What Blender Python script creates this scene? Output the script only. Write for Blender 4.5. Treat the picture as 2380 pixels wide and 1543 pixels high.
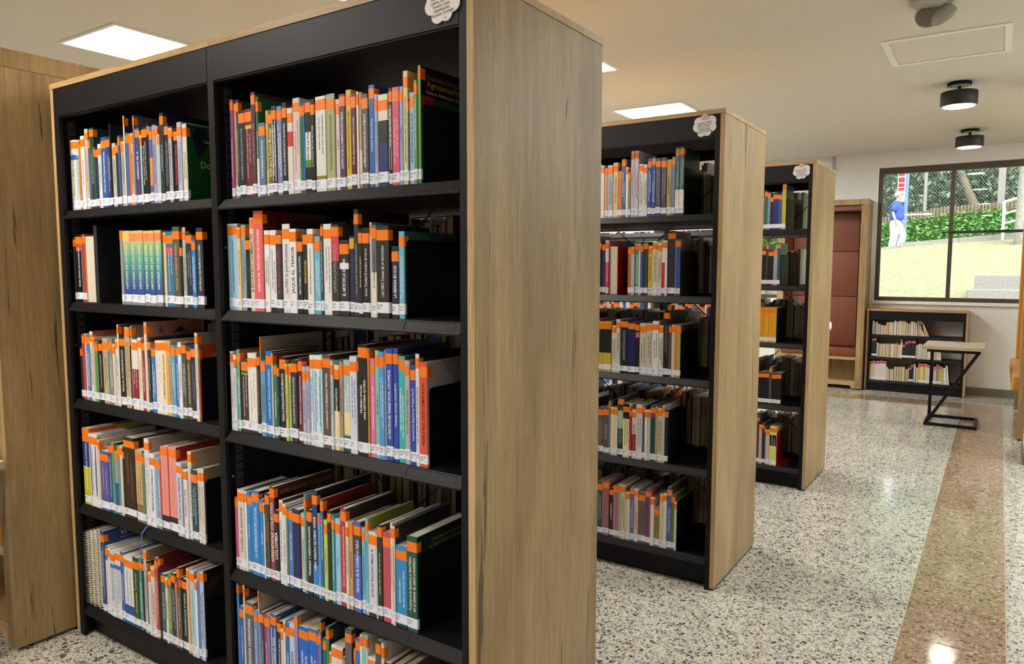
import bpy, bmesh, math, random
from mathutils import Vector, Matrix
RND = random.Random(7)
SC = bpy.context.scene
COL = SC.collection
for o in list(bpy.data.objects):
    bpy.data.objects.remove(o)

# ------------------------------------------------------------------ camera
CAM_LOC = Vector((0.9585, -1.2917, 1.3603))
YAW, PITCH, ROLL, FPX = 0.5873, -0.0867, 0.0012, 1700.6
cam = bpy.data.cameras.new('camera')
cam.sensor_fit = 'HORIZONTAL'; cam.sensor_width = 36.0
cam.lens = FPX / 2380.0 * 36.0
cam.clip_start = 0.05; cam.clip_end = 400
camo = bpy.data.objects.new('camera', cam); COL.objects.link(camo)
_cy, _sy, _cp, _sp = math.cos(YAW), math.sin(YAW), math.cos(PITCH), math.sin(PITCH)
_rz = Matrix(((_cy, -_sy, 0), (_sy, _cy, 0), (0, 0, 1)))
_r, _u, _f = Vector((1, 0, 0)), Vector((0, -_sp, _cp)), Vector((0, _cp, _sp))
_r2 = _r * math.cos(ROLL) + _u * math.sin(ROLL); _u2 = _u * math.cos(ROLL) - _r * math.sin(ROLL)
_r2, _u2, _f = _rz @ _r2, _rz @ _u2, _rz @ _f
camo.matrix_world = Matrix(((_r2.x, _u2.x, -_f.x, CAM_LOC.x), (_r2.y, _u2.y, -_f.y, CAM_LOC.y),
                            (_r2.z, _u2.z, -_f.z, CAM_LOC.z), (0, 0, 0, 1)))
SC.camera = camo

# ------------------------------------------------------------------ world, exposure
SC.view_settings.view_transform = 'Standard'
SC.view_settings.look = 'None'
SC.view_settings.gamma = 1.0
SC.view_settings.use_curve_mapping = False
SC.view_settings.exposure = 0.45
W = bpy.data.worlds.new('world'); SC.world = W; W.use_nodes = True
_nt = W.node_tree; _nt.nodes.clear()
_bg = _nt.nodes.new('ShaderNodeBackground'); _wo = _nt.nodes.new('ShaderNodeOutputWorld')
_sky = _nt.nodes.new('ShaderNodeTexSky'); _sky.sky_type = 'NISHITA'
_sky.sun_disc = False; _sky.sun_elevation = math.radians(52); _sky.sun_rotation = math.radians(150)
_sky.dust_density = 4.0; _sky.ozone_density = 1.0; _sky.air_density = 1.0
_hs = _nt.nodes.new('ShaderNodeHueSaturation'); _hs.inputs['Saturation'].default_value = 0.55
_nt.links.new(_sky.outputs[0], _hs.inputs['Color']); _nt.links.new(_hs.outputs[0], _bg.inputs[0])
_bg.inputs[1].default_value = 0.50
_nt.links.new(_bg.outputs[0], _wo.inputs[0])
PANEL_STRENGTH = 27.0
PANEL_COLOR = (1.0, 0.95, 0.87, 1)
LAMP_STRENGTH = 42.0

# ------------------------------------------------------------------ helpers
def lin(c):
    return tuple((v / 12.92 if v <= 0.04045 else ((v + 0.055) / 1.055) ** 2.4) for v in c)
def hexc(h):
    return lin(tuple(int(h[i:i + 2], 16) / 255 for i in (0, 2, 4)))
def mesh_obj(name, verts, faces, mat=None, parent=None, smooth=False, loc=None):
    me = bpy.data.meshes.new(name); me.from_pydata(verts, [], faces); me.update()
    return link_mesh(name, me, mat, parent, smooth, loc)
def link_mesh(name, me, mat=None, parent=None, smooth=False, loc=None):
    o = bpy.data.objects.new(name, me); COL.objects.link(o)
    if mat is not None and len(me.materials) == 0:
        for m in (mat if isinstance(mat, (list, tuple)) else [mat]): me.materials.append(m)
    if smooth: me.polygons.foreach_set('use_smooth', [True] * len(me.polygons))
    if parent is not None: o.parent = parent
    if loc is not None: o.location = loc
    return o
def tag(o, label=None, cat=None, group=None, kind=None):
    if label: o['label'] = label
    if cat: o['category'] = cat
    if group: o['group'] = group
    if kind: o['kind'] = kind
    return o
def empty(name, loc, label, cat, group=None, rz=0):
    o = bpy.data.objects.new(name, None); COL.objects.link(o); o.location = loc; o.rotation_euler = (0, 0, rz)
    o.empty_display_size = 0.05
    return tag(o, label, cat, group)
def wl(parent):
    return Vector(parent.location) if parent is not None else Vector((0, 0, 0))
class MB:
    """collects shapes, builds one mesh object"""
    def __init__(s): s.v = []; s.f = []
    def add(s, vs, fs):
        n = len(s.v); s.v += [tuple(a) for a in vs]; s.f += [tuple(i + n for i in q) for q in fs]; return s
    def box(s, x0, x1, y0, y1, z0, z1):
        return s.add([(x0, y0, z0), (x1, y0, z0), (x1, y1, z0), (x0, y1, z0), (x0, y0, z1), (x1, y0, z1), (x1, y1, z1), (x0, y1, z1)],
                     [(0, 3, 2, 1), (4, 5, 6, 7), (0, 1, 5, 4), (1, 2, 6, 5), (2, 3, 7, 6), (3, 0, 4, 7)])
    def prism(s, prof, a0, a1, axis='x'):
        n = len(prof); put = {'x': lambda a, p: (a, p[0], p[1]), 'y': lambda a, p: (p[0], a, p[1]), 'z': lambda a, p: (p[0], p[1], a)}[axis]
        vs = [put(a0, p) for p in prof] + [put(a1, p) for p in prof]
        fs = [tuple(range(n)), tuple(range(2 * n - 1, n - 1, -1))] + [(i + n, (i + 1) % n + n, (i + 1) % n, i) for i in range(n)]
        return s.add(vs, fs)
    def bar(s, p, q, w, h=None, up=(0, 0, 1)):
        h = h or w; p, q = Vector(p), Vector(q); d = (q - p).normalized(); u = Vector(up)
        if abs(d.dot(u)) > .98: u = Vector((0, 1, 0))
        r = d.cross(u).normalized(); u = r.cross(d).normalized()
        vs = [c + r * a * w / 2 + u * b * h / 2 for c in (p, q) for a, b in ((-1, -1), (1, -1), (1, 1), (-1, 1))]
        return s.add(vs, [(3, 2, 1, 0), (4, 5, 6, 7), (0, 1, 5, 4), (1, 2, 6, 5), (2, 3, 7, 6), (3, 0, 4, 7)])
    def tube(s, pts, rad, n=8, cap=True):
        pts = [Vector(p) for p in pts]; rads = rad if isinstance(rad, (list, tuple)) else [rad] * len(pts); base = len(s.v)
        for i, p in enumerate(pts):
            d = (pts[min(i + 1, len(pts) - 1)] - pts[max(i - 1, 0)]).normalized()
            u = Vector((0, 0, 1)) if abs(d.z) < .9 else Vector((0, 1, 0))
            r = d.cross(u).normalized(); u = r.cross(d)
            for k in range(n):
                a = 2 * math.pi * k / n; s.v.append(tuple(p + (r * math.cos(a) + u * math.sin(a)) * rads[i]))
        for i in range(len(pts) - 1):
            for k in range(n):
                k2 = (k + 1) % n; a = base + i * n
                s.f.append((a + k, a + k2, a + n + k2, a + n + k))
        if cap:
            s.f.append(tuple(base + k for k in range(n - 1, -1, -1))); e = base + (len(pts) - 1) * n
            s.f.append(tuple(e + k for k in range(n)))
        return s
    def lathe(s, prof, n=32, c=(0, 0, 0)):
        base = len(s.v)
        for r, z in prof:
            for k in range(n):
                a = 2 * math.pi * k / n; s.v.append((c[0] + r * math.cos(a), c[1] + r * math.sin(a), c[2] + z))
        for i in range(len(prof) - 1):
            for k in range(n):
                k2 = (k + 1) % n; a = base + i * n
                s.f.append((a + k, a + k2, a + n + k2, a + n + k))
        s.f.append(tuple(base + k for k in range(n - 1, -1, -1))); e = base + (len(prof) - 1) * n
        s.f.append(tuple(e + k for k in range(n)))
        return s
    def build(s, name, mat=None, parent=None, smooth=False, bevel=0):
        off = wl(parent)
        if parent is not None and parent.parent is not None: off = off + wl(parent.parent)
        o = mesh_obj(name, [(a - off.x, b - off.y, c - off.z) for a, b, c in s.v], s.f, mat, parent, smooth)
        if bevel:
            bm = bmesh.new(); bm.from_mesh(o.data)
            bmesh.ops.bevel(bm, geom=[e for e in bm.edges if len(e.link_faces) == 2 and e.calc_face_angle(0) > .5], offset=bevel, segments=3, affect='EDGES', profile=.5)
            bm.to_mesh(o.data); bm.free()
            if smooth: o.data.polygons.foreach_set('use_smooth', [True] * len(o.data.polygons))
        return o
def Box(name, x0, x1, y0, y1, z0, z1, mat, parent=None, bevel=0, smooth=False):
    return MB().box(x0, x1, y0, y1, z0, z1).build(name, mat, parent, smooth, bevel)

# ------------------------------------------------------------------ materials
def new_mat(name):
    m = bpy.data.materials.new(name); m.use_nodes = True; nt = m.node_tree
    return m, nt, nt.nodes['Principled BSDF']
def setp(b, **k):
    for a, v in k.items():
        b.inputs[a.replace('_', ' ')].default_value = v
def plain(name, col, rough=.5, metal=0, bump=0, bscale=200, spec=.5, var=0):
    m, nt, b = new_mat(name); c = hexc(col) if isinstance(col, str) else col
    setp(b, Base_Color=(*c, 1), Roughness=rough, Metallic=metal); b.inputs['Specular IOR Level'].default_value = spec
    if bump or var:
        tc = nt.nodes.new('ShaderNodeTexCoord'); n = nt.nodes.new('ShaderNodeTexNoise'); n.inputs['Scale'].default_value = bscale; n.inputs['Detail'].default_value = 4
        nt.links.new(tc.outputs['Object'], n.inputs['Vector'])
        if bump:
            bp = nt.nodes.new('ShaderNodeBump'); bp.inputs['Strength'].default_value = bump; bp.inputs['Distance'].default_value = .002
            nt.links.new(n.outputs[0], bp.inputs['Height']); nt.links.new(bp.outputs[0], b.inputs['Normal'])
        if var:
            mx = nt.nodes.new('ShaderNodeMixRGB'); mx.blend_type = 'MULTIPLY'; mx.inputs[1].default_value = (*c, 1)
            r = nt.nodes.new('ShaderNodeValToRGB'); r.color_ramp.elements[0].color = (1 - var,) * 3 + (1,); r.color_ramp.elements[1].color = (1, 1, 1, 1)
            r.color_ramp.elements[0].position = .3; r.color_ramp.elements[1].position = .7
            mx.inputs[0].default_value = 1; nt.links.new(n.outputs[0], r.inputs[0]); nt.links.new(r.outputs[0], mx.inputs[2]); nt.links.new(mx.outputs[0], b.inputs['Base Color'])
    return m
def emit(name, col, strength):
    m, nt, b = new_mat(name); setp(b, Base_Color=(*col[:3], 1), Roughness=.6)
    b.inputs['Emission Color'].default_value = (*col[:3], 1); b.inputs['Emission Strength'].default_value = strength
    return m
def N(nt, t, **k):
    n = nt.nodes.new(t)
    for a, v in k.items(): setattr(n, a, v)
    return n
def ramp(nt, stops, interp='LINEAR'):
    r = nt.nodes.new('ShaderNodeValToRGB'); r.color_ramp.interpolation = interp; e = r.color_ramp.elements
    while len(e) < len(stops): e.new(.5)
    for q, (p, c) in zip(e, stops): q.position = p; q.color = (*c, 1) if len(c) == 3 else c
    return r
def wood(name, axis, light, dark, knots=True, rough=.42):
    m, nt, b = new_mat(name); L = nt.links.new
    tc = N(nt, 'ShaderNodeTexCoord'); oi = N(nt, 'ShaderNodeObjectInfo'); add = N(nt, 'ShaderNodeVectorMath', operation='ADD')
    mul = N(nt, 'ShaderNodeMath', operation='MULTIPLY'); mul.inputs[1].default_value = 13.0
    L(oi.outputs['Random'], mul.inputs[0]); L(tc.outputs['Object'], add.inputs[0]); L(mul.outputs[0], add.inputs[1])
    nz = N(nt, 'ShaderNodeTexNoise'); nz.inputs['Scale'].default_value = 2.2; nz.inputs['Detail'].default_value = 2
    L(add.outputs[0], nz.inputs['Vector'])
    warp = N(nt, 'ShaderNodeVectorMath', operation='MULTIPLY_ADD'); warp.inputs[1].default_value = (.045, .045, .045)
    L(nz.outputs['Color'], warp.inputs[0]); L(add.outputs[0], warp.inputs[2])
    def mapped(s_across, s_along):
        mp = N(nt, 'ShaderNodeMapping'); sc = [s_across] * 3; sc['xyz'.index(axis)] = s_along; mp.inputs['Scale'].default_value = sc
        L(warp.outputs[0], mp.inputs['Vector']); return mp
    def noise(mp, det, dist=0, rough_=.6):
        n = N(nt, 'ShaderNodeTexNoise'); n.inputs['Scale'].default_value = 1; n.inputs['Detail'].default_value = det; n.inputs['Roughness'].default_value = rough_
        n.inputs['Distortion'].default_value = dist; L(mp.outputs[0], n.inputs['Vector']); return n
    big = noise(mapped(4, .7), 5, .5); mid = noise(mapped(60, 2.2), 7, .9, .68); fine = noise(mapped(330, 6), 4)
    mid2 = tuple((a + c) / 2 for a, c in zip(light, dark))
    r1 = ramp(nt, [(.32, dark), (.5, mid2), (.66, light)]); L(big.outputs[0], r1.inputs[0])
    r2 = ramp(nt, [(.32, (.70, .66, .60)), (.58, (1, 1, 1))]); L(mid.outputs[0], r2.inputs[0])
    r3 = ramp(nt, [(.36, (.76, .73, .68)), (.62, (1.04, 1.04, 1.04))]); L(fine.outputs[0], r3.inputs[0])
    m1 = N(nt, 'ShaderNodeMixRGB', blend_type='MULTIPLY'); m1.inputs[0].default_value = .75; L(r1.outputs[0], m1.inputs[1]); L(r2.outputs[0], m1.inputs[2])
    m2 = N(nt, 'ShaderNodeMixRGB', blend_type='MULTIPLY'); m2.inputs[0].default_value = .8; L(m1.outputs[0], m2.inputs[1]); L(r3.outputs[0], m2.inputs[2])
    out = m2
    if knots:
        # dark splits: sparse, long thin cracks
        ck = noise(mapped(32, 1.5), 3, .7); rc = ramp(nt, [(.315, (.9, .9, .9)), (.345, (0, 0, 0))]); L(ck.outputs[0], rc.inputs[0])
        m3 = N(nt, 'ShaderNodeMixRGB', blend_type='MIX'); L(rc.outputs[0], m3.inputs[0]); L(m2.outputs[0], m3.inputs[1]); m3.inputs[2].default_value = (dark[0] * .34, dark[1] * .32, dark[2] * .32, 1)
        vo = N(nt, 'ShaderNodeTexVoronoi'); vo.inputs['Scale'].default_value = 1; L(mapped(4.2, 1.7).outputs[0], vo.inputs['Vector'])
        rk = ramp(nt, [(.04, (1, 1, 1)), (.20, (.0, .0, .0))]); L(vo.outputs['Distance'], rk.inputs[0])
        mk = N(nt, 'ShaderNodeMath', operation='MULTIPLY'); L(rk.outputs[0], mk.inputs[0]); L(mid.outputs[0], mk.inputs[1])
        m4 = N(nt, 'ShaderNodeMixRGB', blend_type='MIX'); L(mk.outputs[0], m4.inputs[0]); L(m3.outputs[0], m4.inputs[1]); m4.inputs[2].default_value = (dark[0] * .45, dark[1] * .45, dark[2] * .5, 1)
        out = m4
    L(out.outputs[0], b.inputs['Base Color']); b.inputs['Roughness'].default_value = rough; b.inputs['Specular IOR Level'].default_value = .3
    bp = N(nt, 'ShaderNodeBump'); bp.inputs['Strength'].default_value = .12; bp.inputs['Distance'].default_value = .001
    L(fine.outputs[0], bp.inputs['Height']); L(bp.outputs[0], b.inputs['Normal'])
    return m
def terrazzo(name, matrix, chips, scale=76.0, rough=.085):
    m, nt, b = new_mat(name); L = nt.links.new
    tc = N(nt, 'ShaderNodeNewGeometry'); nz = N(nt, 'ShaderNodeTexNoise'); nz.inputs['Scale'].default_value = 45; nz.inputs['Detail'].default_value = 2
    L(tc.outputs['Position'], nz.inputs['Vector'])
    wp = N(nt, 'ShaderNodeVectorMath', operation='MULTIPLY_ADD'); wp.inputs[1].default_value = (.016, .016, .0); L(nz.outputs['Color'], wp.inputs[0]); L(tc.outputs['Position'], wp.inputs[2])
    fl = N(nt, 'ShaderNodeVectorMath', operation='MULTIPLY'); fl.inputs[1].default_value = (1, 1, 0); L(wp.outputs[0], fl.inputs[0])
    col = None
    for i, (sc, thr) in enumerate(((scale, .07), (scale * 2.3, .09))):
        e = N(nt, 'ShaderNodeTexVoronoi', feature='DISTANCE_TO_EDGE'); e.inputs['Scale'].default_value = sc; L(fl.outputs[0], e.inputs['Vector'])
        v = N(nt, 'ShaderNodeTexVoronoi', feature='F1'); v.inputs['Scale'].default_value = sc; L(fl.outputs[0], v.inputs['Vector'])
        sp = N(nt, 'ShaderNodeSeparateColor'); L(v.outputs['Color'], sp.inputs[0])
        chip = ramp(nt, [((k + .0) / len(chips), hexc(c)) for k, c in enumerate(chips)], 'CONSTANT'); L(sp.outputs[0], chip.inputs[0])
        has = N(nt, 'ShaderNodeMath', operation='GREATER_THAN'); has.inputs[1].default_value = (.30 if i == 0 else .35); L(sp.outputs[1], has.inputs[0])
        # chip edge inset varies per chip
        th = N(nt, 'ShaderNodeMath', operation='MULTIPLY_ADD'); th.inputs[1].default_value = .16; th.inputs[2].default_value = thr * .5; L(sp.outputs[2], th.inputs[0])
        g = N(nt, 'ShaderNodeMath', operation='GREATER_THAN'); L(e.outputs['Distance'], g.inputs[0]); L(th.outputs[0], g.inputs[1])
        mk = N(nt, 'ShaderNodeMath', operation='MULTIPLY'); L(g.outputs[0], mk.inputs[0]); L(has.outputs[0], mk.inputs[1])
        mx = N(nt, 'ShaderNodeMixRGB'); L(mk.outputs[0], mx.inputs[0]); L(chip.outputs[0], mx.inputs[2])
        if col is None:
            base = N(nt, 'ShaderNodeTexNoise'); base.inputs['Scale'].default_value = 3.0; base.inputs['Detail'].default_value = 6; L(tc.outputs['Position'], base.inputs['Vector'])
            c0 = hexc(matrix); br = ramp(nt, [(.3, tuple(a * .88 for a in c0)), (.7, tuple(min(1, a * 1.06) for a in c0))]); L(base.outputs[0], br.inputs[0]); col = br
            L(col.outputs[0], mx.inputs[1]); fine_first = mx; col = mx
        else:
            # small chips only where no big chip
            inv = N(nt, 'ShaderNodeMath', operation='SUBTRACT'); inv.inputs[0].default_value = 1; L(prev_mask.outputs[0], inv.inputs[1])
            mk2 = N(nt, 'ShaderNodeMath', operation='MULTIPLY'); L(mk.outputs[0], mk2.inputs[0]); L(inv.outputs[0], mk2.inputs[1])
            mx2 = N(nt, 'ShaderNodeMixRGB'); L(mk2.outputs[0], mx2.inputs[0]); L(col.outputs[0], mx2.inputs[1]); L(chip.outputs[0], mx2.inputs[2]); nt.nodes.remove(mx); col = mx2
        prev_mask = mk
    L(col.outputs[0], b.inputs['Base Color']); b.inputs['Roughness'].default_value = rough
    n2 = N(nt, 'ShaderNodeTexNoise'); n2.inputs['Scale'].default_value = 22; n2.inputs['Detail'].default_value = 1; L(tc.outputs['Position'], n2.inputs['Vector'])
    bp = N(nt, 'ShaderNodeBump'); bp.inputs['Strength'].default_value = .035; bp.inputs['Distance'].default_value = .004
    L(n2.outputs[0], bp.inputs['Height']); L(bp.outputs[0], b.inputs['Normal'])
    return m
def attr_mat(name, rough=.34, attr='Col'):
    m, nt, b = new_mat(name); a = N(nt, 'ShaderNodeAttribute', attribute_name=attr); nt.links.new(a.outputs['Color'], b.inputs['Base Color'])
    b.inputs['Roughness'].default_value = rough
    n = N(nt, 'ShaderNodeTexNoise'); n.inputs['Scale'].default_value = 45; tc = N(nt, 'ShaderNodeTexCoord'); nt.links.new(tc.outputs['Object'], n.inputs['Vector'])
    bp = N(nt, 'ShaderNodeBump'); bp.inputs['Strength'].default_value = .12; bp.inputs['Distance'].default_value = .002
    nt.links.new(n.outputs[0], bp.inputs['Height']); nt.links.new(bp.outputs[0], b.inputs['Normal'])
    return m
OAK_L, OAK_D = hexc('b39668'), hexc('8b704a')
M = dict(
    oak_v=wood('oak_vertical', 'z', OAK_L, OAK_D), oak_x=wood('oak_along_x', 'x', hexc('c8a877'), hexc('a8875a'), knots=False),
    oak_reflect=wood('oak_top_reflect', 'x', hexc('cfc2a4'), hexc('b3a584'), knots=False), canopy=plain('canopy_grey', '29272a', .6, spec=.3),  # table-top wood made paler, window reflection put into its colour
    oak_edge=wood('oak_edge_vertical', 'z', hexc('cfb084'), hexc('b08e60'), knots=False),
    black=plain('black_steel', '131316', .48, bump=.10, bscale=900, spec=.22), black2=plain('black_steel_inner', '111114', .6, spec=.15),
    slot=plain('dark_grey_steel', '38363a', .5, spec=.3), bookend=plain('bookend_steel', '121419', .45, spec=.25),
    red_end=plain('red_steel', '9c1a1e', .4),
    orange=plain('orange_tape', 'f27d14', .42), white_lab=plain('white_label', 'e6eaf8', .5), ink=plain('label_ink', '2a2a30', .6),
    pages=plain('paper_pages', 'd9cfba', .9, bump=.3, bscale=600, var=.12), book=attr_mat('book_cover'), print=attr_mat('cover_print', .45),
    wire=plain('notebook_wire', 'cfc6b4', .4), ribbon=plain('ribbon_blue', '5060b8', .5),
    wall=plain('white_wall', 'e6e1d8', .75, bump=.05, bscale=60), ceiling=plain('ceiling_paint', 'd9d2c7', .8, bump=.04, bscale=30),
    white=plain('white_paint', 'efeeea', .45), basegrey=plain('baseboard_grey', '6f6a60', .5), alu=plain('window_aluminium', '4b3f34', .4),
    grout=plain('floor_grout', 'd9d1bb', .4),
    terr=terrazzo('terrazzo_grey', 'd3cbb6', ['3d4246', 'b4afa2', '74777a', 'a09c91', '53585c', 'bdb7a8', '8a8a86', '666a6c']),
    terrb=terrazzo('terrazzo_brown', '9f8468', ['6d4f3a', '93775c', 'b3a089', '7b5e46', '544840', '9f8168', '897a69', 'b6aa99']),
    brick=plain('brick_orange_vinyl', '743a20', .5, bump=.06, bscale=500), amber=plain('amber_vinyl', 'c48a34', .5, bump=.06, bscale=500),
    panel=emit('led_panel', PANEL_COLOR, PANEL_STRENGTH), panel_fill=emit('led_panel_fill', (.82, .92, 1.0), PANEL_STRENGTH * 1.25), lamp=emit('lamp_disc', (1.0, .94, .80), LAMP_STRENGTH),  # the cool emission serves only fill panels added for the far end
    concrete=plain('concrete', '96938d', .85, bump=.4, bscale=30, var=.25), bark=plain('bark', '857863', .9, bump=.8, bscale=25, var=.4),
    palebark=plain('pale_bark', 'b8b2a6', .9, bump=.8, bscale=18, var=.3),
)
def glass_mat():
    m = bpy.data.materials.new('window_glass'); m.use_nodes = True; nt = m.node_tree; nt.nodes.clear(); L = nt.links.new
    o = N(nt, 'ShaderNodeOutputMaterial'); t = N(nt, 'ShaderNodeBsdfTransparent'); g = N(nt, 'ShaderNodeBsdfGlossy'); g.inputs['Roughness'].default_value = 0.0
    t.inputs[0].default_value = (.96, .98, .97, 1); f = N(nt, 'ShaderNodeFresnel'); f.inputs[0].default_value = 1.5; mx = N(nt, 'ShaderNodeMixShader')
    L(f.outputs[0], mx.inputs[0]); L(t.outputs[0], mx.inputs[1]); L(g.outputs[0], mx.inputs[2]); L(mx.outputs[0], o.inputs[0]); return m
M['glass'] = glass_mat()
def clear_plastic():
    m, nt, b = new_mat('clear_plastic'); setp(b, Base_Color=(.86, .86, .86, 1), Roughness=.06); b.inputs['Alpha'].default_value = .45; return m
M['clear'] = clear_plastic()
def leaf_mat(name, a, b_):
    m, nt, b = new_mat(name); oi = N(nt, 'ShaderNodeNewGeometry'); r = ramp(nt, [(0, hexc(a)), (1, hexc(b_))]); nt.links.new(oi.outputs['Random Per Island'], r.inputs[0])
    nt.links.new(r.outputs[0], b.inputs['Base Color']); b.inputs['Roughness'].default_value = .55; return m
M['leaf1'] = leaf_mat('foliage_dark', '34543a', '7d9c76'); M['leaf2'] = leaf_mat('foliage_bright', '3f7a34', '86b85e')
M['grass'] = leaf_mat('lawn_blades', '8f9a4a', 'd5d490')

# ------------------------------------------------------------------ the room
H_CEIL = 2.66; Y_BACK = 8.0; X_L = -6.2; X_R = 3.0; Y_F = -4.6
def struct(o): o['kind'] = 'structure'; return o
floor = struct(Box('floor', X_L, X_R, Y_F, Y_BACK + .2, -.10, -.0025, M['grout']))
TS = 1 / 3.0
def tile_mesh(w, d):
    g = .0017; mb = MB().box(g, w - g, g, d - g, -.006, 0); me = bpy.data.meshes.new('tile'); me.from_pydata(mb.v, [], mb.f); me.update(); return me
tile_g = tile_mesh(TS, TS); tile_g.materials.append(M['terr']); tile_b = tile_mesh(TS, TS); tile_b.materials.append(M['terrb'])
X0T = .708 - 21 * TS; Y0T = 1.70 - 19 * TS
tiles = []
for ix in range(0, 28):
    for iy in range(0, 39):
        x = X0T + ix * TS; y = Y0T + iy * TS
        if x < X_L or x + TS > X_R + .02 or y < Y_F or y > Y_BACK: continue
        brown = (abs(x - .708) < .01 and y < 7.0) or (abs(y - (Y0T + 35 * TS)) < .01 and x < .72)
        cx, cy = x + TS / 2 - CAM_LOC.x, y + TS / 2 - CAM_LOC.y
        dep = cx * _f.x + cy * _f.y; rt = cx * _r2.x + cy * _r2.y
        vis = dep > .3 and -.85 < rt / dep < .85 and dep > 2.2 and (x > -2.3)
        hidden = y > .35 and x < -.35 and y < 6.6 and not (y < 2.0 and False)
        tiles.append((0 if (vis and not hidden) else 1, math.hypot(dep, rt), x, y, brown))
tiles.sort()
rest = {False: MB(), True: MB()}
for k, (far, dd, x, y, brown) in enumerate(tiles):
    if k < 300 and not far:
        o = bpy.data.objects.new('tile', tile_b if brown else tile_g); COL.objects.link(o); o.parent = floor; o.location = (x, y, 0)
    else:
        g = .0017; rest[brown].box(x + g, x + TS - g, y + g, min(y + TS - g, Y_BACK), -.006, 0)
for br, mb in rest.items():
    if mb.v: tag(mb.build('tile_field', M['terrb'] if br else M['terr'], floor), kind='stuff')
struct(Box('ceiling', X_L, X_R, Y_F, Y_BACK + .2, H_CEIL, H_CEIL + .12, M['ceiling']))
struct(Box('wall_left', X_L - .15, X_L, Y_F, Y_BACK + .2, 0, H_CEIL, M['wall']))
RW0, RW1 = -1.0, 4.2          # unseen window added in the right-hand wall for more daylight
wr = MB(); wr.box(X_R, X_R + .15, Y_F, Y_BACK + .2, 0, .9); wr.box(X_R, X_R + .15, Y_F, Y_BACK + .2, 2.45, H_CEIL); wr.box(X_R, X_R + .15, Y_F, RW0, .9, 2.45); wr.box(X_R, X_R + .15, RW1, Y_BACK + .2, .9, 2.45)
struct(wr.build('wall_right', M['wall']))
w3 = bpy.data.objects.new('window_3', None); COL.objects.link(w3); w3.location = (X_R + .07, (RW0 + RW1) / 2, .9); struct(w3)
for a in range(5):
    ya = RW0 + (RW1 - RW0 - .05) * a / 4; Box('mullion', X_R + .04, X_R + .09, ya, ya + .05, .9, 2.45, M['alu'], w3)
    if a < 4: Box('pane', X_R + .06, X_R + .065, ya + .05, ya + (RW1 - RW0 - .05) / 4, .95, 2.40, M['glass'], w3)
for za, zb in ((.9, .95), (2.40, 2.45)): Box('frame_rail', X_R + .04, X_R + .09, RW0 + .05, RW1 - .05, za, zb, M['alu'], w3)
struct(Box('wall_front', X_L, X_R, Y_F - .15, Y_F, 0, H_CEIL, M['wall']))
# back wall with two window openings
WZ0, WZ1 = 1.0, 2.49
wins = [(-3.6, -1.275), (-.24, 2.35)]
wb = MB(); wb.box(X_L, X_R, Y_BACK, Y_BACK + .2, 0, WZ0); wb.box(X_L, X_R, Y_BACK, Y_BACK + .2, WZ1, H_CEIL)
xs = [X_L, wins[0][0], wins[0][1], wins[1][0], wins[1][1], X_R]
for a, c in ((0, 1), (2, 3), (4, 5)): wb.box(xs[a], xs[c], Y_BACK, Y_BACK + .2, WZ0, WZ1)
struct(wb.build('wall_back', M['wall']))
struct(Box('trim_1', X_L, X_R, Y_BACK - .014, Y_BACK - .001, WZ1 + .002, H_CEIL - .001, M['wall']))
struct(Box('baseboard_back', X_L, X_R, Y_BACK - .018, Y_BACK - .001, 0, .085, M['basegrey'], bevel=.003))
struct(Box('trim_2', -.735, -.705, Y_BACK - .04, Y_BACK - .015, WZ1 - .02, H_CEIL - .001, plain('conduit_grey', 'b4b4b4', .5)))
def window(n, x0, x1, label_side):
    r = bpy.data.objects.new('window_%d' % n, None); COL.objects.link(r); r.location = ((x0 + x1) / 2, Y_BACK + .05, WZ0); struct(r)
    y0, y1 = Y_BACK + .015, Y_BACK + .065
    fw = .045
    for nm, a in (('frame_side', (x0, x0 + fw, WZ0 + .0, WZ1)), ('frame_side', (x1 - fw, x1, WZ0, WZ1)), ('frame_rail', (x0 + fw, x1 - fw, WZ0, WZ0 + fw)), ('frame_rail', (x0 + fw, x1 - fw, WZ1 - .07, WZ1))):
        Box(nm, a[0], a[1], y0, y1, a[2], a[3], M['alu'], r, bevel=.004)
    if n == 1: mull = [.465, 1.62]
    else: mull = [x0 + .78, x0 + 1.55]
    edges = [x0 + fw] + [v for mx in mull for v in (mx, mx + .04)] + [x1 - fw]
    for mx in mull: Box('mullion', mx, mx + .04, y0, y1 - .005, WZ0 + fw, WZ1 - .07, M['alu'], r, bevel=.004)
    for k in range(0, len(edges), 2):
        a, c = edges[k], edges[k + 1]
        if k == 2 or n == 2:
            Box('transom', a, c, y0 + .005, y1 - .01, 1.742, 1.772, plain('transom_black', '262320', .4) if k == 2 else M['alu'], r, bevel=.003)
            Box('pane', a, c, y0 + .022, y0 + .027, 1.772, WZ1 - .07, M['glass'], r); Box('pane', a, c, y0 + .022, y0 + .027, WZ0 + fw, 1.742, M['glass'], r)
        else: Box('pane', a, c, y0 + .022, y0 + .027, WZ0 + fw, WZ1 - .07, M['glass'], r)
    if n == 1:
        lt = MB(); lt.box(.40, .51, y0 - .022, y0, 1.748, 1.764); lt.tube([(.425, y0 - .012, 1.748), (.42, y0 - .014, 1.70)], .007, 8); lt.build('latch', plain('latch_black', '1c1a18', .35), r)
    # white reveal and sill
    rv = MB(); rv.box(x0 - .012, x0, Y_BACK - .004, Y_BACK + .2, WZ0 - .012, WZ1 + .0); rv.box(x1, x1 + .012, Y_BACK - .004, Y_BACK + .2, WZ0 - .012, WZ1)
    rv.build('reveal', M['white'], r)
    Box('sill', x0 - .012, x1 + .012, Y_BACK - .03, Y_BACK + .2, WZ0 - .035, WZ0 - .001, M['white'], r, bevel=.003)
    return r
window(1, *wins[1], 0); window(2, *wins[0], 0)
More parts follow.
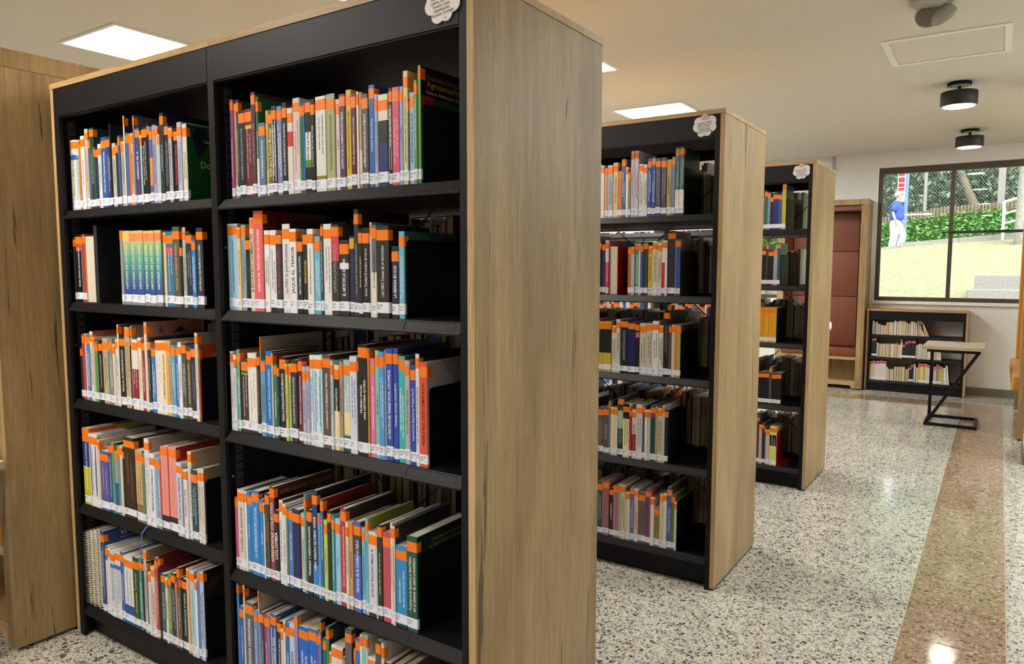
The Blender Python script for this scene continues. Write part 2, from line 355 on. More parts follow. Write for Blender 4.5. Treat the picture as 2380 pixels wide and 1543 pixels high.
# white pier at the right edge of the view
struct(Box('wall_pier', 1.157, 1.55, 4.86, 5.226, 0, H_CEIL, M['wall'])); struct(Box('baseboard_pier', 1.146, 1.56, 4.85, 5.237, 0, .085, M['basegrey'], bevel=.003))
# ------------------------------------------------------------------ ceiling fixtures
def led_panel(x, y, label, mat='panel'):
    r = empty('ceiling_panel_light', (x, y, H_CEIL), label, 'ceiling light', 'square recessed ceiling panel lights')
    w = .30; f = MB()
    for a in ((-w, w, -w, -w + .018), (-w, w, w - .018, w), (-w, -w + .018, -w + .018, w - .018), (w - .018, w, -w + .018, w - .018)):
        f.box(x + a[0], x + a[1], y + a[2], y + a[3], H_CEIL - .010, H_CEIL - .0005)
    f.build('frame', M['white'], r)
    Box('diffuser', x - w + .018, x + w - .018, y - w + .018, y + w - .018, H_CEIL - .006, H_CEIL - .001, M[mat], r)
PL = {(0, 3): 'bright square ceiling light panel above the left end of the nearest bookcase', (1, 3): 'ceiling light panel just showing over the top edge of nearest bookcase',
      (1, 4): 'ceiling light panel peeking out behind the top corner of the nearest bookcase', (1, 5): 'bright square ceiling light panel just above the second bookcase'}
for i, x in enumerate((-3.33, -1.475)):
    for j, y in enumerate((-9, -9, -9, 1.175, 2.88, 4.59)):
        if j < 3: continue
        led_panel(x, y, PL.get((i, j), 'square ceiling light panel outside the view, %s row, %s column' % (('first', 'second', 'third', 'fourth', 'fifth', 'sixth', 'last')[j], ('left', 'right')[i])))
for x, y, w_ in ((-1.78, -1.0, 'in front of the nearest bookcase, first'), (-2.0, -2.7, 'in front of the nearest bookcase, second'), (-.75, -2.6, 'behind the viewer')): led_panel(x, y, 'added square fill light outside the view, ' + w_)  # unseen panels added to light the nearest bookcase from the front
for j, y in enumerate((2.88, 4.59, 6.30)): led_panel(2.25, y, 'added square fill light right of the aisle, outside the view, %s one' % ('nearest', 'middle', 'farthest')[j], 'panel_fill')  # unseen column of panels added to brighten the far wall and ceiling
led_panel(-3.33, 6.30, 'added square fill light near the far window, hidden behind the bookcases', 'panel_fill')  # extra panel added to lift the light at the window end
led_panel(-1.475, 6.30, 'added square fill light above the far aisle behind the third bookcase', 'panel_fill')  # likewise added to brighten the far ceiling and wall
def drum(x, y, label):
    r = empty('drum_lamp', (x, y, H_CEIL), label, 'ceiling lamp', 'black drum ceiling lamps over the aisle')
    MB().lathe([(.075, -.0005), (.075, -.022), (.073, -.024)], 36, (x, y, H_CEIL)).build('mounting_plate', M['black'], r, True)
    MB().lathe([(.067, -.024), (.067, -.0262)], 36, (x, y, H_CEIL)).build('plate_cover', M['white'], r)
    for sx in (-1, 1): MB().lathe([(.005, -.026), (.005, -.029)], 10, (x + sx * .05, y, H_CEIL)).build('screw', M['black'], r)
    MB().lathe([(.010, -.026), (.011, -.045), (.007, -.056), (.007, -.066)], 16, (x, y, H_CEIL)).build('stem', M['black'], r, True)
    h = MB().lathe([(.02, -.064), (.112, -.065), (.115, -.069), (.115, -.160), (.113, -.162), (.100, -.158)], 48, (x, y, H_CEIL)).build('housing', plain('lamp_black', '20201c', .5), r, True)
    MB().lathe([(.099, -.1585), (.113, -.1635)], 48, (x, y, H_CEIL)).build('rim', M['white'], r)
    MB().lathe([(.094, -.1600), (.094, -.1645)], 48, (x, y, H_CEIL)).build('diffuser', M['lamp'], r)
for k, (y, l) in enumerate(((6.905, 'black drum ceiling lamp farther down the aisle, near the window'), (4.82, 'black drum ceiling lamp nearer the viewer, below the ceiling hatch in the picture'),
                            (2.0, 'black drum ceiling lamp just above the top edge of the view'), (-1.3, 'black drum ceiling lamp above the viewer'))):
    drum(.655, y, l)
# access hatch in the ceiling
hr = empty('ceiling_hatch', (.632, 3.79, H_CEIL), 'square white-framed access hatch set flush in the ceiling above the aisle', 'ceiling hatch')
x0, x1, y0, y1 = .316, .949, 3.486, 4.098
for nm, a in (('frame_bar', (x0, x0 + .036, y0, y1)), ('frame_bar', (x1 - .036, x1, y0, y1)), ('frame_bar', (x0 + .036, x1 - .036, y0, y0 + .036)), ('frame_bar', (x0 + .036, x1 - .036, y1 - .036, y1))):
    Box(nm, *a, H_CEIL - .007, H_CEIL - .0005, M['white'], hr)
Box('door_panel', x0 + .038, x1 - .038, y0 + .038, y1 - .038, H_CEIL - .003, H_CEIL - .0005, M['ceiling'], hr)
# twin-head emergency light at the top of the frame
er = empty('emergency_light', (.605, 2.93, H_CEIL), 'clear twin-headed emergency light on the ceiling at the top edge', 'emergency light')
gp = plain('grey_plastic', 'a9a39b', .4); lens = plain('grey_lens', '6c655f', .15)
MB().lathe([(.085, -.0005), (.085, -.02), (.07, -.03)], 32, (.605, 2.86, H_CEIL)).build('base', gp, er, True)
def lamp_head(c, axis, name):
    c = Vector(c); d = Vector(axis).normalized()
    hd = MB().tube([c - d * .05, c - d * .03, c, c + d * .012], [.03, .052, .062, .060], 28).build(name, gp, er, True)
    MB().tube([c + d * .011, c + d * .016, c + d * .02], [.056, .052, .03], 28).build('lens', lens, hd, True)
    MB().tube([c - d * .045, c - d * .075], [.014, .014], 12).build('arm', M['black'], hd)
lamp_head((.600, 2.955, H_CEIL - .052), (.15, -.75, -.75), 'lamp_head'); lamp_head((.665, 2.975, H_CEIL - .062), (.5, .5, -.8), 'lamp_head')

# ------------------------------------------------------------------ bookcases
D = .604; HB = 2.0; XL = -1.851; XM = -.928
BC_Y = {'A': 0.0, 'C': 1.6676, 'D': 3.3602}
BC_X = {'A': 0.0, 'C': .0123, 'D': .0219}
SHELF = {'A': [1.562, 1.238, .889, .502, .118], 'B': [1.556, 1.238, .884, .464, .118], 'C': [1.585, 1.243, .893, .512, .132], 'D': [1.600, 1.256, .900, .512, .126]}
def cloud_badge(bx, by, which):
    cx, cz = bx - .083, 1.937; y = by - .0035
    b = empty('subject_badge', (cx, y, cz), 'white cloud-shaped subject badge with black lettering on the %s bookcase' % which, 'badge', 'cloud badges on the bookcase fascias')
    lob = [(0, .030, .020), (.026, .020, .023), (.029, -.006, .021), (.010, -.026, .018), (-.014, -.028, .018), (-.031, -.004, .020), (-.024, .018, .022)]
    pts = []
    for k in range(120):
        a = 2 * math.pi * k / 120; d = Vector((math.cos(a), math.sin(a))); best = .02
        for lx, lz, lr in lob:
            bq = d.x * lx + d.y * lz; disc = bq * bq - (lx * lx + lz * lz - lr * lr)
            if disc > 0: best = max(best, bq + math.sqrt(disc))
        pts.append((cx + d.x * best * .96, cz + d.y * best * .92))
    MB().prism(pts[::-1], y, y + .003, 'y').build('plate', plain('badge_white', 'dcd6d6', .35), b)
    lines = ['Estadística, Ciencia', 'política, Economía,', 'Derecho, Leyes,', 'Administración,', 'Educación, Sociología']
    sl = math.radians(7)
    for k, t in enumerate(lines):
        flat_text(t, (cx + (.001 if k == 4 else -.001), y - .0004, cz + .010 - k * .0088), .0068, '3a3436', b, 'lettering', width=(.060, .058, .048, .046, .062)[k], rot=sl)
    ov = MB().prism([(cx + .001 + .017 * math.cos(-a * math.pi / 12), cz + .033 + .0085 * math.sin(-a * math.pi / 12)) for a in range(24)], y - .0010, y, 'y').build('number_oval', plain('oval_red', 'b03030', .4), b)
    MB().prism([(cx + .001 + .0155 * math.cos(-a * math.pi / 12), cz + .033 + .0072 * math.sin(-a * math.pi / 12)) for a in range(24)], y - .0014, y - .0009, 'y').build('oval_face', plain('oval_face', 'd8cccc', .4), b)
    flat_text('300', (cx + .001, y - .0018, cz + .0300), .0088, 'a83a34', b, 'number', width=.020, rot=sl)
    MB().box(cx + .006, cx + .0115, y - .0006, y, cz - .0355, cz - .0345).add([(cx + .0065, y - .0006, cz - .034), (cx + .0085, y - .0006, cz - .034), (cx + .0085, y - .0006, cz - .030)], [(0, 1, 2)]).add([(cx + .009, y - .0006, cz - .034), (cx + .011, y - .0006, cz - .034), (cx + .0105, y - .0006, cz - .030)], [(0, 1, 2)]).build('emblem', plain('emblem_grey', '8a8488', .5), b)
def bookcase(key, which, keyL):
    bx, by = BC_X[key], BC_Y[key]; X = lambda v: v + bx; Y = lambda v: v + by
    r = empty('bookcase', (X((XL) / 2), Y(D / 2), 0), '%s tall double-sided bookcase, black steel shelves in oak panels' % which, 'bookcase', 'tall oak and black steel bookcases')
    for a in ((XL, XL + .019), (-.019, 0)):
        Box('end_panel', X(a[0]), X(a[1]), Y(.0), Y(D), .010, HB - .0195, M['oak_v'], r)
        Box('edge_band', X(a[0]) + .0002, X(a[1]) - .0002, Y(-.0008), Y(.0), .010, HB - .0195, M['oak_edge'], r)
        Box('foot_strip', X(a[0]) + .003, X(a[1]) - .003, Y(.01), Y(D - .01), 0, .010, M['black2'], r)
    for a in ((XL - .002, XM - .0005), (XM + .0005, .002)):
        Box('top_panel', X(a[0]), X(a[1]), Y(-.002), Y(D + .002), HB - .0186, HB, M['oak_x'], r)
    posts = [(XL + .019, XL + .048), (XM - .014, XM + .014), (-.041, -.019)]
    for a, c in posts:
        for ya, yb in ((.001, .014), (D - .014, D - .001)):
            Box('post', X(a), X(c), Y(ya), Y(yb), 0, HB - .0190, M['black'], r, bevel=.0012)
    for xs_ in (XL + .0205, XM - .0035, XM + .0005, -.0225):
        Box('side_sheet', X(xs_), X(xs_ + .003), Y(.014), Y(D - .014), .0, HB - .0190, M['black2'], r)
    # slotted uprights just inside the front posts
    for xs_ in (XL + .0237, XM + .0037, XM - .0063 + .0012, -.0245):
        sm = MB(); z = .10
        while z < 1.86:
            sm.box(X(xs_), X(xs_ + .0014), Y(.040), Y(.066), z, z + .021); z += .0262
        sm.box(X(xs_), X(xs_ + .0013), Y(.040), Y(.046), .10, 1.86)
        sm.build('slotted_upright', M['slot'], r)
    for bay, (a, c) in enumerate(((XL + .049, XM - .015), (XM + .015, -.042))):
        Box('canopy', X(a - .02), X(c + .018), Y(.002), Y(D - .002), 1.935, HB - .0192, M['canopy'], r)
        for ya, yb in ((.0005, .004), (D - .004, D - .0005)): Box('fascia', X(a + .0), X(c), Y(ya), Y(yb), 1.886, HB - .0188, M['black'], r)
        Box('fascia_lip', X(a), X(c), Y(.004), Y(.022), 1.882, 1.886, M['black'], r)
        for zt in SHELF[keyL if bay == 0 else (key if key != 'A' else 'B')]:
            for side in (0, 1):
                yy = (lambda v: Y(v)) if side == 0 else (lambda v: Y(D - v))
                prof = [(yy(.018), zt), (yy(.0), zt - .026), (yy(.0), zt - .030), (yy(.012), zt - .030), (yy(.015), zt - .026), (yy(.292), zt - .026), (yy(.292), zt)]
                if side == 0: prof = prof[::-1]
                s = MB().prism(prof, X(a), X(c), 'x')
                # tongue between the side sheets, behind the posts
                s.box(X(a - .022 if bay == 0 else a - .010), X(a), min(yy(.0145), yy(.29)), max(yy(.0145), yy(.29)), zt - .006, zt - .0002); s.box(X(c), X(c + .009 if bay == 0 else c + .018), min(yy(.0145), yy(.29)), max(yy(.0145), yy(.29)), zt - .006, zt - .0002)
                so = s.build('shelf', M['black'], r)
                if side == 0:
                    # label pocket on the sloping lip
                    nx, nz = -.026, .018; ln = math.hypot(nx, nz); ny, nz = nx / ln, nz / ln
                    def lp(t, off): return (yy(.018 * (1 - t) + ny * off), zt - .026 * t + nz * off)
                    p0, p1 = lp(.16, .0006), lp(.80, .0006); q0, q1 = lp(.16, -.0004), lp(.80, -.0004)
                    MB().prism([p0, p1, q1, q0], X(c - .165), X(c - .022), 'x').build('label_pocket', M['black'], so)
                    p0, p1, q0, q1 = lp(.09, .0005), lp(.15, .0005), lp(.09, -.0004), lp(.15, -.0004); g = MB().prism([p0, p1, q1, q0], X(c - .172), X(c - .022), 'x')
                    p0, p1, q0, q1 = lp(.09, .0005), lp(.86, .0005), lp(.09, -.0004), lp(.86, -.0004); g.prism([p0, p1, q1, q0], X(c - .1735), X(c - .169), 'x')
                    g.build('pocket_groove', plain('groove_black', '050506', .8), so)
        Box('kick_plate', X(a), X(c), Y(.040), Y(.044), 0.004, .09, M['black'], r); Box('kick_plate', X(a), X(c), Y(D - .044), Y(D - .04), 0.004, .09, M['black'], r)
        br = MB(); zm = 1.04
        br.bar((X(a + .01), Y(.302), .25), (X(c - .01), Y(.302), 1.0), .004); br.bar((X(c - .01), Y(.304), .25), (X(a + .01), Y(.304), 1.0), .004)
        br.bar((X(a + .01), Y(.302), 1.05), (X(c - .01), Y(.302), 1.8), .004); br.bar((X(c - .01), Y(.304), 1.05), (X(a + .01), Y(.304), 1.8), .004)
        br.build('cross_brace', M['slot'], r)
        for zt in (1.42, 1.08, .74, .36):
            MB().tube([(X(a - .0205 if bay == 0 else a - .0105), Y(.03), zt), (X(a - .0185 if bay == 0 else a - .0085), Y(.03), zt)], .0042, 12).build('bolt', plain('bolt_steel', 'b8b4b0', .3, 1), r)
    return r
# ------------------------------------------------------------------ lettering
_txt = {}
def text_geo(s, bold=.012):
    k = (s, bold)
    if k in _txt: return _txt[k]
    cu = bpy.data.curves.new('txt', 'FONT'); cu.body = s; cu.size = 1.0; cu.resolution_u = 2; cu.offset = bold; cu.fill_mode = 'FRONT' if hasattr(cu, 'fill_mode') else cu.fill_mode
    o = bpy.data.objects.new('txt', cu); COL.objects.link(o)
    dg = bpy.context.evaluated_depsgraph_get(); me = bpy.data.meshes.new_from_object(o.evaluated_get(dg))
    vs = [tuple(v.co) for v in me.vertices]; fs = [tuple(p.vertices) for p in me.polygons]
    bpy.data.objects.remove(o); bpy.data.curves.remove(cu); bpy.data.meshes.remove(me)
    if vs:
        x0 = min(v[0] for v in vs); x1 = max(v[0] for v in vs)
    else: x0, x1 = 0, 1
    _txt[k] = (vs, fs, x0, x1); return _txt[k]
def colored_mesh(name, vs, fs, cols, mat, parent, loc=None):
    me = bpy.data.meshes.new(name); me.from_pydata(vs, [], fs); me.update()
    ca = me.color_attributes.new('Col', 'FLOAT_COLOR', 'POINT'); flat = []
    for c in cols: flat += [c[0], c[1], c[2], 1.0]
    ca.data.foreach_set('color', flat); me.materials.append(mat)
    o = bpy.data.objects.new(name, me); COL.objects.link(o); o.parent = parent
    if loc: o.location = loc
    return o
def flat_text(s, pos, size, col, parent, name, width=None, rot=0, plane='front', bold=.012, shear=0):
    """horizontal lettering centred on pos; plane 'front' faces -Y, 'side' faces +X (reads along +Y)"""
    vs, fs, x0, x1 = text_geo(s, bold); sc = size / .70; w = (x1 - x0) * sc; kx = (width / w) if width else 1.0
    off = wl(parent)
    if parent.parent is not None: off += wl(parent.parent)
    out = []; cr, sr = math.cos(rot), math.sin(rot)
    for v in vs:
        a = (v[0] - (x0 + x1) / 2) * sc * kx + v[1] * sc * shear; b = v[1] * sc; a, b = a * cr - b * sr, a * sr + b * cr
        if plane == 'front': q = (pos[0] + a, pos[1], pos[2] + b)
        else: q = (pos[0], pos[1] + a, pos[2] + b)
        out.append((q[0] - off.x, q[1] - off.y, q[2] - off.z))
    return colored_mesh(name, out, fs, [hexc(col)] * len(out), M['print'], parent)
for key, which, kl in (('A', 'nearest', 'A'), ('C', 'second', 'C'), ('D', 'third', 'D')):
    bookcase(key, which, kl); cloud_badge(BC_X[key], BC_Y[key], which)
# small magnetic catch on the far edge of the third bookcase's end panel
wc = empty('wall_knob', (.0219, 3.3602 + D - .02, .98), 'small white round knob on the far edge of the third bookcase', 'knob')
wc2 = MB().tube([(.0224, 3.9442, .98), (.030, 3.9442, .98), (.034, 3.9442, .98)], [.03, .028, .015], 20).build('cap', M['white'], wc, True)

# ------------------------------------------------------------------ reading nooks
def nook(x0, x1, yf, depth, ht, vinyl, label, name_mat):
    """upholstered alcove bench facing -Y"""
    r = empty('reading_nook', ((x0 + x1) / 2, yf + depth / 2, 0), label, 'reading nook', 'upholstered oak reading nooks')
    yb = yf + depth; fw = .072; t = .024
    for a in ((x0, x0 + t), (x1 - t, x1)): Box('side_panel', a[0], a[1], yf + .0, yb, .012, ht - .062, M['oak_v'], r)
    Box('top_board', x0, x1, yf, yb, ht - .0605, ht, M['oak_v'], r)
    for a in ((x0 + t + .001, x0 + fw), (x1 - fw, x1 - t - .001)): Box('stile', a[0], a[1], yf, yf + .03, .012, ht - .062, M['oak_v'], r)
    # base board with cut-out
    zb = .085; cut = .045
    MB().prism([(x0 + fw, .012), (x0 + fw + .03, .012), (x0 + fw + .05, cut), (x1 - fw - .05, cut), (x1 - fw - .03, .012), (x1 - fw, .012), (x1 - fw, zb), (x0 + fw, zb)], yf + .001, yf + .024, 'y').build('base_board', M['oak_x'], r)
    Box('niche_floor', x0 + t, x1 - t, yf + .025, yb - .02, zb - .02, zb, M['oak_x'], r)
    Box('seat_rail', x0 + fw, x1 - fw, yf + .001, yf + .03, .335, .372, M['oak_x'], r)
    Box('seat_board', x0 + t, x1 - t, yf + .031, yb - .02, .345, .370, M['oak_x'], r)
    Box('back_board', x0 + t, x1 - t, yb - .02, yb, .012, ht - .062, M['oak_v'], r)
    Box('seat_cushion', x0 + fw + .001, x1 - fw - .001, yf - .012, yb - .11, .3735, .462, vinyl, r, bevel=.012, smooth=True)
    seams = [.464, 1.04, 1.56, ht - .125]
    for k in range(3):
        za, zc = seams[k] + .002, seams[k + 1] - .002
        Box('back_pad', x0 + fw + .045, x1 - fw - .045, yb - .075, yb - .021, za, zc, vinyl, r, bevel=.006, smooth=True)
        for sx in (0, 1):
            xa, xb = (x0 + t + .001, x0 + fw + .04) if sx == 0 else (x1 - fw - .04, x1 - t - .001)
            pr = [(xa, yf + .032), (x0 + fw - .001, yf + .032), (xb, yb - .078), (xa, yb - .078)] if sx == 0 else [(xb, yf + .032), (xb, yb - .078), (xa, yb - .078), (x1 - fw + .001, yf + .032)]
            MB().prism(pr[::-1], za, zc, 'z').build('side_pad', vinyl, r)
    Box('top_pad', x0 + t + .001, x1 - t - .001, yf + .032, yb - .021, ht - .122, ht - .064, vinyl, r, bevel=.006)
    return r
nook(-1.235, -.285, 7.657, .33, 2.13, M['brick'], 'oak reading nook with brick-orange upholstery beside the far window', 'far')
nook(-3.10, -1.882, -.190, .70, 2.10, M['amber'], 'oak reading nook with amber cushion at the left edge, beside nearest bookcase', 'near')
# nook on the right facing the aisle (-X)
def side_nook(xf, y0, y1, depth, ht, vinyl, label):
    r = empty('reading_nook', (xf + depth / 2, (y0 + y1) / 2, 0), label, 'reading nook', 'upholstered oak reading nooks')
    t = .03; xb = xf + depth
    for a in ((y0, y0 + t), (y1 - t, y1)): Box('side_panel', xf, xb, a[0], a[1], .012, ht - .062, M['oak_v'], r)
    Box('top_board', xf, xb, y0, y1, ht - .0605, ht, M['oak_x'], r); Box('back_board', xb - .02, xb, y0 + t, y1 - t, .012, ht - .062, M['oak_v'], r)
    Box('seat_board', xf + .01, xb - .021, y0 + t, y1 - t, .345, .37, M['oak_x'], r); Box('base_board', xf + .03, xf + .05, y0 + t, y1 - t, .05, .34, M['oak_x'], r)
    Box('seat_cushion', xf - .052, xb - .10, y0 + t + .002, y1 - t - .002, .385, .515, vinyl, r, bevel=.02, smooth=True)
    for k, (za, zc) in enumerate(((.52, 1.04), (1.044, 1.56), (1.564, ht - .07))): Box('back_pad', xb - .09, xb - .021, y0 + t + .002, y1 - t - .002, za, zc, vinyl, r, bevel=.006)
    for ya in (y0 + t + .001, y1 - t - .046): Box('side_pad', xf - .010, xb - .095, ya, ya + .045, .52, ht - .07, vinyl, r, bevel=.01)
    MB().tube([(xf + .02, y0 + .015, 0), (xf + .02, y0 + .015, .013)], .012, 12).build('foot', M['black'], r)
side_nook(1.125, 5.70, 7.2, .62, 2.12, M['amber'], 'oak reading nook with amber cushion at the right edge beyond the white pier')

# ------------------------------------------------------------------ Z-shaped side tables
def ztable(x0, x1, y0, y1, label, base=None, mirror=False):
    r = empty('side_table', ((x0 + x1) / 2, (y0 + y1) / 2, 0), label, 'side table', 'z-frame side tables')
    Box('table_top', x0 - .03, x1 + .03, y0 - .05, y1 + .05, .672, .700, M['oak_reflect'], r, bevel=.001)
    w = .026; a, b, c, d = x0 + w / 2, x1 - w / 2, y0 + w / 2, y1 - w / 2
    if mirror: a, b = b, a
    fr = MB(); z = w / 2
    fr.bar((min(a, b) - w / 2, c, z), (max(a, b) + w / 2, c, z), w); fr.bar((min(a, b) - w / 2, d, z), (max(a, b) + w / 2, d, z), w); fr.bar((b, c + w / 2, z), (b, d - w / 2, z), w); fr.bar((a, c + w / 2, z), (a, d - w / 2, z), w)
    fr.build('base_frame', M['black'], r)
    tf = MB(); z = .672 - w / 2 - .0005
    tf.bar((min(a, b) - w / 2, c, z), (max(a, b) + w / 2, c, z), w); tf.bar((min(a, b) - w / 2, d, z), (max(a, b) + w / 2, d, z), w); tf.bar((b, c + w / 2, z), (b, d - w / 2, z), w); tf.bar((a, c + w / 2, z), (a, d - w / 2, z), w)
    tf.build('top_frame', M['black'], r)
    MB().bar((a, d, w), (a, d, .672 - w), w).build('upright', M['black'], r)
    MB().bar((a, c, w * .6), (b, c, .672 - w * .6), w * .98, up=(0, 1, 0)).build('diagonal_strut', M['black'], r)
ztable(.458, .852, 5.962, 6.42, 'oak-topped side table with black Z frame standing in the aisle by the window')
ztable(-2.36, -1.884, -.66, -.256, 'oak-topped side table at the far left edge, only its corner and black foot showing', mirror=True)

jb = Box('junction_box', -.69, -.655, Y_BACK - .05, Y_BACK - .002, 2.131, 2.175, M['white'], None, bevel=.004); tag(jb, 'small white junction box on the wall above the far reading nook', 'junction box')
